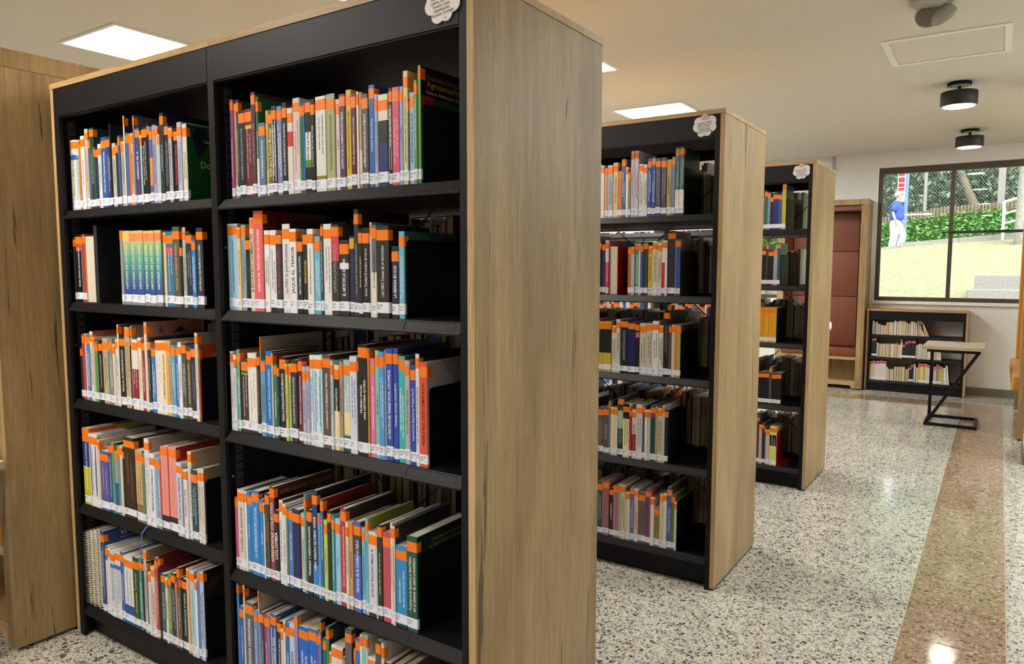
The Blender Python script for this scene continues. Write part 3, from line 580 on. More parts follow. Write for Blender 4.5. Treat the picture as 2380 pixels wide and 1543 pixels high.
# ------------------------------------------------------------------ books
# per line: left right (0.1 mm) height (mm) colour; lettering; ink; options
TABLE = '''@A1
-18145 -17766 247 d8dcc8;Derecho del Medio Ambiente;50524a;b=.72:.79:2a66b0
-17766 -17504 245 c3d3dc;~;507090;b=.72:.78:4a86c0
-17504 -17338 225 c07a50
-17338 -17105 254 e8e4dc;Derecho ambiental;303030
-17105 -16893 276 cdbba0;~;6a4a30
-16893 -16712 241 46608c;~;d8d8e0
-16712 -16474 275 2a4032;~;a8b0a0;c=1f4030
-16474 -16385 210 345a5c
-16385 -16238 206 2c3450;~;d0d0d8
-16238 -16033 217 dcdce0;~;404040
-16033 -15687 237 2a5a9c;Manual sobre Propiedad Intelectual;f0f0f0
-15687 -15442 236 28406e;~;c8d0e0
-15442 -15352 277 18181a;;;c=101012 nt
-15352 -15122 212 b8b8ac;~;505048
-15122 -14938 211 2a2c34;~;b0b0b0
-14938 -14817 233 3a5c94;~;e0e0e8
-14817 -14554 213 a8a498;~;54504c
-14554 -14478 293 c4d4e0;~;5a6a80;c=20242c
-14478 -14327 237 4a6490;~;d8dce8
-14327 -14203 234 d06858;~;f0e0d8
-14203 -14038 234 c8a878;LOS TRIBUTOS EN COLOMBIA;40301c
-14038 -13953 289 6a7090;;;c=50587a
-13953 -13690 247 4a3f78;DERECHO ML A;f0f0f4
-13690 -13617 243 2a2a2e
-13617 -13508 221 9cc0c4;~;305060
-13508 -13209 245 1a1a1a;~;e0e0e0
-13209 -13082 252 222226;~;c8c8c8
-13082 -12920 242 56689c;;;b=.24:.60:d8903c
-12920 -12704 245 9a94c4;TRABAJO SOCIAL FAMILIAR;4a4480
-12704 -12605 240 c0c4b0;~;585c50
-12605 -12471 214 9cbab4;~;40605c
-12471 -12275 277 2c3038;EL PRINCIPIO DE LA;b8bcc4;c=1c2230
-12275 -12056 244 202838;~;8890a0
-12056 -11863 228 b4b4b0;SOCIEDAD POR ACCIONES SIMPLIFICADA;202020
-11863 -11806 232 2e3460;~;c0c4dc
-11806 -11554 224 221c20;PRINCIPIOS DE DERECHO COMERCIAL;c05048
-11554 -11319 239 b0b8cc;~;606878
-11319 -11087 232 d0d0c8;~;707068;c=1f5224 d=.21
@A2
-18075 -17971 230 3c3c2c
-17971 -17538 239 1e1e20;TEORÍA GENERAL DE LAS SOCIEDADES;e8e8e8;to=8 b=.76:.95:c84848
-17538 -17462 231 8a7a78
-17462 -17286 240 b84038;~;f0d0c8
-17286 -16660 233 c8a878;;;pages nt nl
-16660 -16451 268 2a3040;;;c=14171f nt nl d=.2
-14957 -14800 246 9a9498;~;4a484c
-14800 -14386 244 5aa0a0;HISTORIA DE LAS LEYES;f0e08c;grad to=8 tc=dcc070 bf=.62
-14386 -13985 243 5aa0a0;HISTORIA DE LAS LEYES;f0d890;grad to=8 tc=e88850 bf=.62
-13985 -13565 243 5aa0a0;HISTORIA DE LAS LEYES;f0e8b0;grad to=8 tc=e89058 bf=.62
-13565 -13262 241 5aa0a0;HISTORIA DE LAS LEYES;f0f0b0;grad to=8 tc=e88850 bf=.7
-13262 -12930 241 5aa0a0;HISTORIA DE LAS LEYES;f0f060;grad to=8 tc=e89058 bf=.7
-12930 -12563 241 5aa0a0;HISTORIA DE LAS LEYES;f4f0d8;grad to=8 tc=e88850 bf=.62
-12462 -12322 233 e0c090;~;604028
-12322 -11918 235 3078a0;~;d8e8f0;b=.70:.79:d84a60
-11918 -11537 249 5a544c;MANUAL DE DERECHO MINERO;c4a088
-11537 -11414 191 202020
-11414 -11239 246 a8b4ac;~;485450;c=10140f
-11239 -10930 227 2a2c40;~;b0b4c0
-10930 -10725 208 3080c0;~;e8f0f8
-10725 -10395 242 30323c;LOS CÍRCULO DEL PODER EN COLOMBIA;f0f0f0;c=14151c
@A3
-17784 -17651 189 2c3048
-17651 -17492 236 c83c3c;~;f0d0d0
-17492 -17334 238 b8bcc8;~;606878
-17334 -17125 237 4878b0;~;e0e8f0
-17125 -16918 248 e4dcc8;~;4c4840;c=a05048
-16918 -16764 228 b8b09c;~;54503c
-16764 -16560 212 5c9060;~;e0ecd8
-16560 -16308 220 201e1e;COLOCACIONES DEL ESTADO FRENTE AL SERVICIO SOCIAL;e8e4dc
-16308 -15934 229 b8a888;~;4c4030
-15934 -15845 217 3c7c90
-15845 -15591 229 8c8880;~;dcd8d0;b=.02:.1:6c2830
-15591 -15445 211 dcd0b8;~;806040
-15445 -15253 229 d4d8dc;~;3c5c84
-15253 -15157 280 e0d4b8;~;303030;c=5c3c30
-15157 -14825 239 202022;MANUAL DE ADMINISTRACION;d8d4cc
-14825 -14508 274 c0aa88;~;54442c;c=705c48
-14508 -14443 245 303830
-14443 -14374 280 c0b8b4;;;c=8c7c74
-14374 -14017 235 e4dcd4;~;f0e0d8;b=.16:.58:8c2038
-14017 -13805 242 ece0cc;~;8c7c64
-13805 -13626 238 8c2430;~;e8d0c0
-13626 -13457 296 dcc8b8;;;c=b07868
-13457 -13281 245 2a2c34;~;c0c0c0
-13281 -13041 215 3a78b8;~;f0f0f0
-13041 -12675 238 e8e2d8;~;c0a890
-12675 -12400 240 ecdca8;EL PRESUPUESTO GENERAL DE LA NACIÓN;303020
-12400 -12274 241 d8a860
-12274 -12107 242 c8a070;~;6c4c28
-12107 -11880 229 58a0cc;~;d8ecf4
-11880 -11724 231 3878c0;~;f0f0f0
-11724 -11534 240 e4e4ec;~;484c58
-11534 -11293 240 50504c;~;d8d8d4
-11293 -11074 229 4c4a44;ESTUDIOS DE ADMINISTRACIÓN;d8c888
-11074 -10819 238 22243c;~;8890a8
-10819 -10663 274 d8d4c8;~;888478;c=8c8c80
-10663 -10621 236 d05a30;;;c=c04a28 nl d=.2
@A4
-17926 -17453 281 c8c030;Estructura del Estado Colombiano;f4f4f4;b=.5:.82:2a3a80 b=.82:1:e08828 c=d0602c d=.22 outline
-17453 -16881 265 e0e0e4;~;3c4c70;b2=2a5c98 c=d8d8d8 d=.22
-16881 -16733 249 e0c0a0
-16733 -16179 214 5a5a98;~;d8d8f0;to=11 c=504040
-16179 -15949 248 2a5090;Public Administration and Public Affairs;d8e0ec
-15949 -15790 251 5c9c74;~;d8e8d8;c=206840
-15790 -15581 224 a0a098;;;b=0:.5:3060a0
-15581 -15441 245 6c98a0;~;e0ecec
-15441 -15274 247 d4ccb8;~;405c50
-15274 -15163 237 2a2a28
-15163 -14510 284 3a2820;~;a88858;c=2a1c16 d=.2
-14456 -14032 249 c8a878;~;5c4424;b=0:.25:8c6c48 c=a8a090
-14032 -13875 237 6c8068;~;c8d0bc
-13875 -13590 295 dcdce4;~;8088a0;ribbon c=b8acac
-13590 -13283 248 e4e4ec;PRESUPUESTO PÚBLICO;282c38
-13283 -13157 236 88a8d0;~;40608c
-13157 -12981 238 78a8d8;~;f0f4f8
-12981 -12916 235 d06840
-12906 -12500 283 e89090;Ley de Presupuesto General de la Nación;d8a840;b=0:.19:242424 c=b84848 d=.23
-12500 -12064 286 e89090;Ley de Presupuesto General de la Nación;d8a840;b=0:.19:242424 c=a82424 d=.23
-12064 -11764 240 c4d0ec;NO HAY CAUSA PERDIDA;2c4c8c
-11764 -11669 230 888480
-11669 -11449 224 dcdce8;PALABRAS DE VIDA;303440
-11449 -11249 284 dcd8d0;~;807c74;c=b0a088 d=.22
-11249 -10929 230 244858;~;d0dce0
-10929 -10748 238 d8d0c0;~;6c6450
-10748 -10590 241 dcd8d0;~;6c6860;c=8c847c d=.2
@A5
-18200 -17964 273 cdc6b6;;;spiral nt nl
-17964 -17675 278 343a52;;;spiral nt nl
-17675 -17363 287 343f66;;;spiral nt nl
-17363 -16935 294 c8c0b2;;;spiral nt nl
-16935 -16698 302 2a4c8c;~;e0e0e0;c=23407c d=.22
-16698 -16502 249 d4d4d4;~;2c60a8;b=.8:1:3c7cb8
-16502 -16340 246 dcdce0;~;2c60a8
-16340 -16050 243 d4d8e0;~;203c70;b=.74:.8:3c7cb8
-16050 -15670 244 d8d8e4;~;203c70;b=.74:.8:3c7cb8
-15670 -15451 251 3c68ac;~;d8e4f4
-15451 -14855 245 dcdce0;~;485878;b=0:.28:1f4f9c c=a8a8a0
-14855 -14506 252 284c38;Ordenación Territorial;d8c060
-14506 -14298 256 3c9090;~;d8ecec
-14298 -14180 247 242424
-14180 -13974 292 b8bcc0;~;505860;c=8c8c78
-13974 -13904 255 2c2c2c
-13904 -13742 220 d8d0c8;~;605850
-13742 -13484 244 d8c8c4;~;403838
-13484 -13285 281 b04444;~;f0d8d0
-13285 -13194 292 242428;;;c=6a1a20 d=.21 nl
-13194 -12920 232 345868;Alcaldía Municipal;c8d8dc
-12920 -12781 224 e0d8b8;EL PODER MUNICIPAL;303024
-12781 -12588 240 5c8468;~;e0d880
-12588 -12343 248 262628;~;c0c0c0
-12343 -12245 218 9c9ca4
-12245 -12073 275 983438;~;e0c8c0;c=5c1c24
-12073 -11993 244 2c6c48
-11993 -11701 243 1c1c1c;Comunidad hacia el milenio;e0e0e0
-11701 -11586 283 d8b8a0
-11586 -11460 285 d0a060
-11460 -11233 284 a8d0e4;CORREGIMIENTO DE CAFETERO;5c94c0
-11233 -11104 257 e4e4e4;~;404850
-11104 -10987 292 5080d0;~;e0e8f4
-10987 -10764 294 b8c4e4;~;202428;c=23261f d=.2
@B1
-8934 -8795 280 9c5090;~;e0c8dc
-8795 -8680 267 c0a080;~;604830
-8680 -8566 277 2c4438;~;b0bcb0
-8566 -8294 245 262c38;EL CRECIMIENTO ECONÓMICO DE CADA AL PASO;a8b0bc
-8294 -7982 246 6c2c30;~;d8b8a8;b=.78:.82:d8b040
-7982 -7806 288 5a3844;La Calera : Un pacto por la región;c8a8a8;c=4a1c28 d=.22
-7806 -7693 273 1c6848;QUINDÍO TERRITORIO Y PLANEACIÓN;e0ece0;b=0:.39:e0e0d8 c=145c38 d=.22
-7693 -7416 202 5878a0;Territorialidades Reconstituidas;f0f0f0
-7416 -7309 233 e0bc60;~;4c3c18
-7309 -7119 232 6c6438;GUÍA para la Gestión Municipal;f0e8c8;bf=.7
-7119 -6930 241 3c3c3c;~;f0f0f0;b2=d8d8d8
-6930 -6722 238 7888b8;~;f0f0f4
-6722 -6529 245 22262e;MANUAL DE PRESUPUESTO MUNICIPAL;e8e8e8
-6529 -6302 229 dcd4cc;;;b=.56:.73:c84838
-6274 -5994 251 d8c8c8;~;b04050
-5994 -5864 237 208060;~;184838
-5864 -5797 236 3c70b0;~;e8f0f8
-5797 -5564 240 242424;EDICIÓN DE LA POLÍTICA;303030;b=.36:.66:e4e4dc b=.28:.36:58a83c
-5564 -5410 240 1c1c20;LA FUNCIÓN SECTOR SECTORES;e0e0e4
-5410 -5020 244 e0e0dc;~;404040;c=b0a898 b=.135:.175:8c8030
-4994 -4671 245 a8ac84;La participación ciudadana en la vida de las ciudades;303020;c=24241f
-4671 -4507 229 d8c8cc;Trabajar;504c60
-4507 -4287 239 54405c;CONTRATOS DE LA ADMINISTRACIÓN PÚBLICA;f0ecf0
-4287 -4091 247 d8b430;EFECTOS DE LA CONTRATACIÓN PÚBLICA EN COLOMBIA;604c10
-4091 -3900 237 5c2838;De la responsabilidad a la acción;f0e0e0
-3900 -3830 238 e4e0d4;~;303030
-3830 -3726 236 a88c6c;~;f0e8d8;b=.16:.4:e4d8c0
-3726 -3502 229 5c5458;LA MERCANTILIZACIÓN DE LO PÚBLICO;f0f0f0
-3502 -3298 248 3468b0;Calidad democrática;d0e0f4;c=1c3c78
-3298 -3180 224 a8b0cc;~;606c98
-3180 -2849 221 e4dcc8;;;b=0:.48:28386c b=.48:.72:20281f c=14161c
-2849 -2734 233 2c2c2c;~;e8e8e8;b2=d8d8d8
-2734 -2491 233 d05878;~;f0b8c8
-2491 -2379 232 88b0dc;TRAYECTORIAS;304c78
-2379 -2220 266 dcc488;~;7c6438;c=c8b47c
-2220 -2189 201 3c7c88
-2189 -2016 214 9cb8d8;LA PROTECCIÓN SOCIAL DE LA SALUD;1c2c50
-2016 -1908 239 5c9858;~;d0e4c8
-1908 -1815 272 58a048;;;c=2a0d12 d=.22
@B2
-9167 -8698 249 9cc8ec;Gestión integrada del recurso hídrico frente al cambio;34507c;bf=.3
-8698 -8544 238 ecc890;Convivencia y Crecimiento al Agua;604820
-8544 -8335 244 90a8a8;~;40585c
-8335 -8128 210 242424;~;505050;b=.83:.86:d8b030
-8128 -7941 263 dcd0b8;EL SECTOR PÚBLICO COLOMBIANO 1970;282420;bf=.62
-7941 -7530 281 e06468;FAMILIAS DEL TERRITORIO DE COLOMBIA;fbe4e4;c=6a1618 d=.23
-7530 -7295 226 e8e8e8;~;404040
-7295 -7011 226 e4e4ec;~;384880;b=0:.06:282828
-7011 -6765 216 3a3a3c;EL ARTE DE LA GUERRA;d04048;to=4
-6765 -6444 241 dcdce0;Las FARC Su guerrilla perpetua;303030;c=202020
-6444 -6173 227 ececec;JAQUE AL TERROR;181c20;bf=.5 c=c8c0a8
-6173 -5948 200 22283c;MILITARISMO Y ECONOMIA;d8d8e0
-5948 -5733 216 2c2c1c;REFLEXIONES;d8b83c
-5733 -5489 225 e8e8e8;REGRESO DEL INFIERNO Historias de los que volvieron;282828
-5489 -5253 205 6cb4d8;~;d8f0f8
-5253 -5151 236 3c484c;~;d8e0e4
-5151 -4836 236 e4e4e4;~;606060;c=242424
-4836 -4542 233 3c3a3c;OPERACIÓN JAQUE;9c9490;b=.6:.94:d04858
-4536 -4199 193 303032;EL ARTE DE LA GUERRA;f0f0f0;b=.62:.7:e8e8f0
-4199 -4019 203 2c3450;;;tc=d0a830
-4019 -3856 269 363a40;~;a8acb0;c=2c2828
-3856 -3709 220 2a2424;Últimas noticias de la guerra;e8e0e0
-3709 -3463 222 222222;Simón Trinidad El hombre de hierro;f0f0f0
-3463 -3400 235 d0d0d8;;;c=787478
-3400 -3220 228 6c7078;Eric Hobsbawm  Bandidos;303438;b=0:.49:e4dfd0
-3220 -2814 225 2c2c2e;LAS FARC Fracaso de un terrorismo;f0f0f0;bf=.28 c=2c2a2a
-2731 -2498 175 262c44;LA ARMADA EN ALAS;f0f0f4;to=13 bf=.42
-2498 -2310 210 68b4d4;~;d0e8f0;c=38605c d=.2
@B3
-9094 -8951 234 dcdce8;~;8090a0
-8951 -8817 225 dcdce8;~;6878a0
-8817 -8653 241 5cb094;PAÍS QUE LA VAMPIRA;e0f0e8;c=385c50
-8653 -8614 238 282420;;;c=a04820
-8614 -8283 214 44383c;~;d8ccd0;b=.79:.82:78a040
-8283 -7879 234 e4e0dc;~;a09c94;b=0:.15:28282a
-7879 -7749 239 2c2820;~;8c8474;c=1c1a16
-7749 -7719 283 c8c090;;;c=9c9480 d=.23
-7719 -7498 216 6c98c0;~;2c4c70
-7498 -7236 245 1c74d0;Introducción General al Psicoanálisis;e0ecf8;c=1c2440
-7236 -7164 240 c8bc98;~;6c3030;c=802c30
-7164 -7014 211 2c7c74;~;d0e4e0
-7014 -6932 210 2c3c34;Teoría y análisis;c8d0c8
-6932 -6660 233 1c2024;PARA LA EVALUACIÓN DE IMPACTO;e8ecec;c=1c3030
-6660 -6545 214 c4cc78;~;5c6428
-6545 -6431 215 c4cc78;~;5c6428
-6431 -6163 228 30323c;EVALUACIÓN DE PROYECTOS SOCIALES;d8d8dc
-6163 -5980 235 6c1c38;MEMORIAS Foro Departamental Ciencia;f0e0e8;c=54142c
-5980 -5829 212 b0b0cc;~;585c84
-5829 -5696 213 b0b0cc;~;585c84
-5696 -5524 245 dce4f0;~;3c6cb0;b2=2c8cd0
-5524 -5182 247 d8e4ec;~;4878a0;b2=48b0cc c=1c6c4c
-5182 -4863 250 5c4c48;LA PLANEACIÓN Y EL DESARROLLO TERRITORIAL;f0e8e4;bf=.22 c=3c3430
-4863 -4759 236 c0d0dc;~;486078
-4759 -4565 226 e8d8a0;CLIENTELISMO POLÍTICO;f0f0f0;b=.46:.9:1c1c1c
-4565 -4431 236 a89088;~;4c3c38;c=6c5850
-4419 -4165 241 a8c0c8;~;f0f0f0;b=.2:.44:e8d498 b=0:.18:2c5448
-4165 -3899 253 d0d4ec;~;4c5484
-3899 -3854 247 24242c
-3854 -3529 285 222020;TRABAJO SOCIAL|UNA HISTORIA GLOBAL;f4f4f4;bf=.24 c=1a1a1a
-3529 -3453 277 c08848;;;c=a07838
-3453 -3267 252 e070a4;Fundamentos de trabajo social;fbe4f0
-3267 -3118 273 7cc4c0;María Raúl Muñoz;2c5c5c;c=20583c
-3118 -2939 271 5098dc;~;d8ecfc
-2939 -2908 276 e0d0a8
-2908 -2684 280 3050b8;LA PRÁCTICA DEL TRABAJO SOCIAL CON FAMILIAS;f0f4ff;bf=.36
-2684 -2512 282 2c4cac;TRABAJO SOCIAL CONCEPTO;e0e8fc;c=1c2c60
-2512 -2296 264 40b0b8;~;d8f4f4;c=2c5c4c
-2296 -2126 255 b0b0b4;Ética y valores en el trabajo social;404044;c=94908c
-2126 -1952 245 3444b0;Intervención Experta en Trabajo Social;e8ecfc
-1952 -1825 273 d8dce8;~;4c5470;c=141416 d=.2
-1825 -1571 254 d85438;PADRES E HIJOS  JORGE Y DEMIÁN BUCAY;30100c;c=b0aca8 bf=.3
@B4
-9085 -8939 218 d06088
-8939 -8607 246 d4ccc4;Huellas de esperanza;4c4844;c=2a2a2c bf=.5
-8607 -8518 243 e4e4ec
-8518 -8368 246 3888cc;El Mundo Social;e0ecf8
-8368 -8272 236 2c78c0
-8272 -7929 253 2880d0;LA INTERVENCIÓN PSICOSOCIAL;d0e8fc;c=142444
-7929 -7728 233 3080cc;Ser mejor;e0f0fc;c=1c3c68
-7728 -7677 225 e4e4e4
-7677 -7483 255 3c3a30;~;8c8870
-7483 -7274 277 8c4450;APRENDIZAJE COLECTIVO;f0d8d4;c=48141c d=.23 bf=.6
-7274 -7084 213 202020;COLOMBIA;f0f0f0;bf=.6
-7084 -6924 245 e4e4ec;~;585c68;c=202024
-6924 -6758 236 dcdce4;~;5c6070
-6758 -6681 231 6c8470;~;d0d8d0
-6681 -6493 229 5080c8;Miguel Eduardo Tapia;e0ecfc
-6493 -6177 231 24285c
-6177 -6005 224 c4c4b4;~;54544c
-6005 -5905 280 5c9c94;;;c=94a8a0
-5905 -5682 240 20242c;TRABAJO Y DESIGUALDADES;f4f4f4;bf=.36
-5682 -5466 298 203c68;UNA VISIÓN GLOBAL V2008;f0f4f8;b=.03:.3:3a88d8 c=181c24 bf=.4
-5466 -5357 237 68b4e4;~;2c5c8c
-5357 -5230 279 3060a8;~;e0ecfc;c=7c1c20
-5230 -5082 224 b8d860;El Quindío y Nuevo Vivir;40501c
-5082 -4931 253 2c2c2c;;;c=20242c
-4931 -4804 242 3c98a0;~;d8f0f0
-4804 -4605 236 9cc8ec;Vivian;4c7cac
-4605 -4391 267 b03848;Atención sanitaria especial en situaciones de emergencia;f0d0c0;c=302828
-4391 -4282 235 e0dccc;~;605c50
-4282 -4131 238 c89c68;ATENCIÓN DE SALUD;40301c
-4099 -3840 243 4868c8;Garantía de la Calidad en Salud;f0f4ff;b=.64:.86:40444c c=2c2c34 bf=.5
-3840 -3696 230 70b8e0;~;205c8c
-3696 -3584 257 7cc0e4;~;205c8c;c=8c9c30
-3584 -3305 226 d8d8e0;EL SISTEMA NACIONAL DE SALUD;303440;bf=.3 rev b=0:.05:2c2c2c
-3305 -3258 222 a0d4ec
-3258 -3090 250 30302c;~;d8c838;c=24241f
-3090 -2822 234 c04c60;;;c=a83c50
-2822 -2732 263 e8e0dc;~;8c6c68
-2732 -2636 258 e4c4c0;~;806060;c=30302c d=.22
-2636 -2250 211 2c8ccc;~;f0f0f0;b=0:.04:20242c
-2250 -1915 243 205048;Tensiones en las decisiones en Salud Pública|en el sistema de salud colombiano;f0f0d8;c=143430 d=.21
@B5
-9085 -8978 300 5c90d8;~;e0ecfc;c=2c3c5c
-8978 -8781 233 3868b0;La integridad por el control;d8e4f4
-8781 -8691 302 d0d0cc;;;c=54202c d=.22
-8691 -8305 254 5c6068;MEDICINA HUMANITARIA;f0f0f0;bf=.42
-8305 -8106 236 6c8cd0;PARTERA EN LAS MANOS DE;c8d8f8
-8106 -8066 300 e0dcd4;;;c=b8b0a0 d=.22
-8066 -7869 238 28486c;~;b8c8d8
-7869 -7707 236 b83044;La salud en Colombia;f4dcd8
-7707 -7556 235 7c74b0;~;d8d4ec
-7556 -7290 246 2c5ca8;de Calidad en Salud;f0f4fc;b2=e0e4ec
-7290 -7097 231 2c2c2c;EN LOS SERVICIOS DE SALUD;e0e0e0
-7097 -7001 212 e0d8d4
-7001 -6905 239 dce4ec;~;3c6c9c
-6905 -6737 238 2c6cb0;EL PRESUPUESTO;e8f0f8
-6737 -6501 241 c0d4ec;HOSPITAL;2c3440;rev bf=.5
-6501 -6350 270 9088c0;~;d8d4f0;c=888098
-6350 -5933 245 1868d0;Administración|Hospitalaria;e8f0fc;c=d8c860
-5933 -5593 249 1868d0;Administración|Hospitalaria;e8f0fc;c=d8c860
-5593 -5525 241 7858a0
-5525 -5404 248 5080c8;~;e8d8d0
-5404 -5374 285 4068b8;;;c=1c2440
-5374 -5225 235 2c6c7c;~;d8e8e8
-5225 -5102 273 2c8c54;;;c=242c34 d=.2
-5102 -5033 204 e0dcd4
-5033 -4819 226 d8e4f0;~;4c6c94
-4819 -4579 227 dcd8d8;~;604c48;c=302c2c
-4579 -4474 206 3c84b8
-4474 -4220 289 5c6068;The;e0e0e4;c=34383c
-4174 -4069 241 d85c50;~;f0e0d8
-4069 -3901 273 2c78c8;~;e0ecf8
-3901 -3817 290 dce0e0
-3817 -3681 292 8cc8cc;~;407c80
-3681 -3624 293 e4e0dc;;;c=dcd8d4 d=.21
-3624 -3352 237 dcd8d4;~;84807c;c=30303c
-3352 -3169 287 4c4c54;~;c0c0c8
-3169 -3060 288 e4dcd4;;;c=c8c0b8 d=.21
-3060 -2855 238 7c2028;~;e0c0b8;c=5c141c
-2855 -2642 233 dcd8d0;~;706860;c=8c8074
-2642 -2431 228 c8bca8;~;706860;c=6c6458
@C1
-5709 -5612 239 e0dcd4
-5612 -5529 239 e0dcd4
-5529 -5401 232 d8d4cc;~;505050
-5401 -5260 220 e0a070;~;803c1c
-5241 -4969 233 b0b4bc;~;484c54
-4969 -4724 242 d8c890;Estrategias de enseñanza;403818
-4724 -4549 204 d87840;~;f0dcc8
-4549 -4345 255 3c6888;~;d8e4ec
-4345 -4227 218 e0dcd8
-4227 -4117 195 8c8460
-4117 -3952 285 c8c0cc;~;8c4c54
-3952 -3740 285 c8c0cc;~;8c4c54
-3740 -3523 227 dcdcd8;~;404040
-3523 -3325 223 d0d0c4;~;404040
-3325 -3135 248 2450a0;~;d8e4f8
-3135 -2952 251 2450a0;~;d8e4f8
-2952 -2718 245 4c4858;~;9c98a8
-2718 -2456 246 4c4858;~;9c98a8
-2456 -2226 236 b0a070;~;4c4428
-2226 -2089 246 7880a0
-2089 -1895 282 3c605c;~;b8ccc4;b=.05:.38:e0e0dc
-1895 -1686 282 3c605c;~;b8ccc4;b=.05:.38:e0e0dc c=2c4038
@C2
-5636 -5473 238 2c2c30
-5473 -5293 231 30344c;~;a8acc0
-5293 -5100 243 c03060;~;f0d0d8;b=.6:1:e0d8d4
-5068 -4644 216 c8b088;;;pages nt nl c=8c1818 d=.2
-4163 -4015 212 b06830;~;f0d8b8
-4015 -3849 212 b8b8b8;~;484848
-3849 -3648 229 4c9878;~;d8ece0
-3648 -3569 225 e0dcd8
-3569 -3447 222 3c5c9c;~;d8e0f0
-3447 -3333 233 54302c
-3333 -3225 233 1c5058;~;a8ccd0
-3225 -3016 216 e0c030;~;5c4c10
-3016 -2784 235 dcd8c8;~;303030
-2784 -2578 229 d8d0bc;~;403828
-2578 -2432 237 c03050;;;b=.6:1:e0d8d0
-2432 -2327 236 e0dcd4;~;602c38
-2327 -1987 275 2c303c;;;c=1c1e26
-1987 -1912 241 6478a8;~;d8e0f0
-1912 -1758 241 3c5498;~;d8e0f4;c=54585c
@C3
-5572 -5485 240 a83038
-5485 -5345 227 c8b040;;;b=.38:.85:1c1c18
-5345 -5212 228 c8b040;;;b=.38:.85:1c1c18
-5212 -5074 228 c8b040;;;b=.38:.85:1c1c18
-5074 -4903 229 c8b040;;;b=.38:.85:1c1c18
-4880 -4652 212 d8d4cc;~;484840
-4652 -4432 241 d0ccb8;~;484840
-4432 -4069 239 1c222c;ADMINISTRACIÓN;94a0b0
-4069 -3700 233 1c2458
-3700 -3525 227 1c1c20;Visión;e0e0e0;b=.72:.82:c06888
-3525 -3189 228 ccc4b0;~;302c20
-3189 -2921 229 ccc4b0;~;302c20
-2921 -2629 240 e0e0e4;~;283048
-2629 -2408 222 dcd8c4;~;3c3828
-2408 -2168 284 1c1c18;~;8c8878;c=2c2a28
-2168 -2043 226 5c4c50
-2043 -1914 227 dcd4c0
-1914 -1786 225 d88050
-1786 -1632 225 b0a060;;;c=40403c
@C4
-5514 -5221 216 5c544c;~;b0a89c
-5221 -4972 220 5c544c;~;c8c0b4
-4972 -4891 248 6c7c84
-4873 -4667 221 e0d4b0;~;403c28
-4667 -4524 220 d8d4c8
-4524 -4252 269 2c3838;~;b0c8b8;b=.48:.78:a8c8a0
-4252 -3932 245 ece0a8;~;4c4420;b=.72:1:1c1c18
-3932 -3826 223 a83840
-3826 -3615 221 dcd4d0;~;803840;b=.05:.5:a83840
-3615 -3313 247 d4d0d0;~;484444
-3313 -3193 245 4c5878
-3193 -3073 226 e0dcd4
-3073 -2932 227 dcd4c0
-2932 -2707 249 1c4c48;;;b=.78:.9:7c3c84
-2707 -2616 246 c8a878
-2616 -2387 242 d0c4a0;~;302c1c
-2387 -2265 255 b8c0c4
-2265 -2118 236 20282c;EVALUACION;c8ccd0;c=20282c
@C5
-5495 -5236 250 245044;~;a8c0b4
-5236 -5140 252 a06888
-5140 -4889 254 a06060
-4875 -4658 229 1c2428;LA PLANEACIÓN;d8dcdc
-4658 -4536 243 b47880
-4536 -4419 245 a86c70
-4419 -4267 253 a8a8a0
-4267 -4085 252 d0c8a0;~;302c18
-4085 -3957 222 d8ccb0
-3957 -3838 222 d8d0bc
-3838 -3645 249 5c6c9c;~;c0c8e0
-3645 -3445 246 d8c0b0;~;a04848
-3445 -3079 233 6c5c4c;~;3c3024
-3079 -2938 249 504880;~;c8c0e0
-2938 -2840 248 a84858
-2840 -2675 219 dcd8d0;~;4c5c50
-2675 -2422 181 8c7c54;~;3c341c
-2422 -2243 242 d0c498
-2243 -2085 246 dcd8d4;~;404040
-2085 -1879 278 4c5898;~;d0d8f0;c=403830
-1879 -1735 244 587830;;;c=4c6828
-1735 -1649 217 d8d8d4
@D1
-2925 -2821 200 c05030
-2821 -2619 237 2c6850
-2619 -2459 227 7890b0
-2459 -2287 203 24242a
-2287 -1970 219 28307c;~;8890c0
-1970 -1756 215 4c5088;~;a8acc8
-1756 -1526 274 c0b040;;;c=3c4c28
@D2
-2951 -2822 222 24242a
-2822 -2625 222 1c1c20
-2625 -2487 257 3c3c3c
-2487 -2326 215 20201f
-2326 -2154 215 202024;;;b=0:.14:8c2428
-2154 -1915 221 9c9c98;~;505050
-1915 -1756 261 2c506c
@D3
-2840 -2554 218 d89420;~;6c4810
-2554 -2324 218 e0a020;~;6c4810
-2324 -2095 219 e0a020;~;6c4810
-2095 -1845 220 e0a020;~;6c4810
@D4
-2835 -2516 198 1c1c1c;~;8c8c84
-2516 -2162 200 1c1c1c;~;8c8c84
-2162 -2016 235 4c5458
-2016 -1741 196 1c1c1c;~;8c8c84
-1741 -1453 199 1c1c1c;~;8c8c84
@D5
-2833 -2676 303 3c4448
-2676 -2480 249 d8a098
-2480 -2364 259 24242c
-2364 -2262 236 48546c
-2262 -2015 221 c8c0b0
-2015 -1600 249 e0d870;~;f0f0f0;b=.5:.78:1c1c1c'''
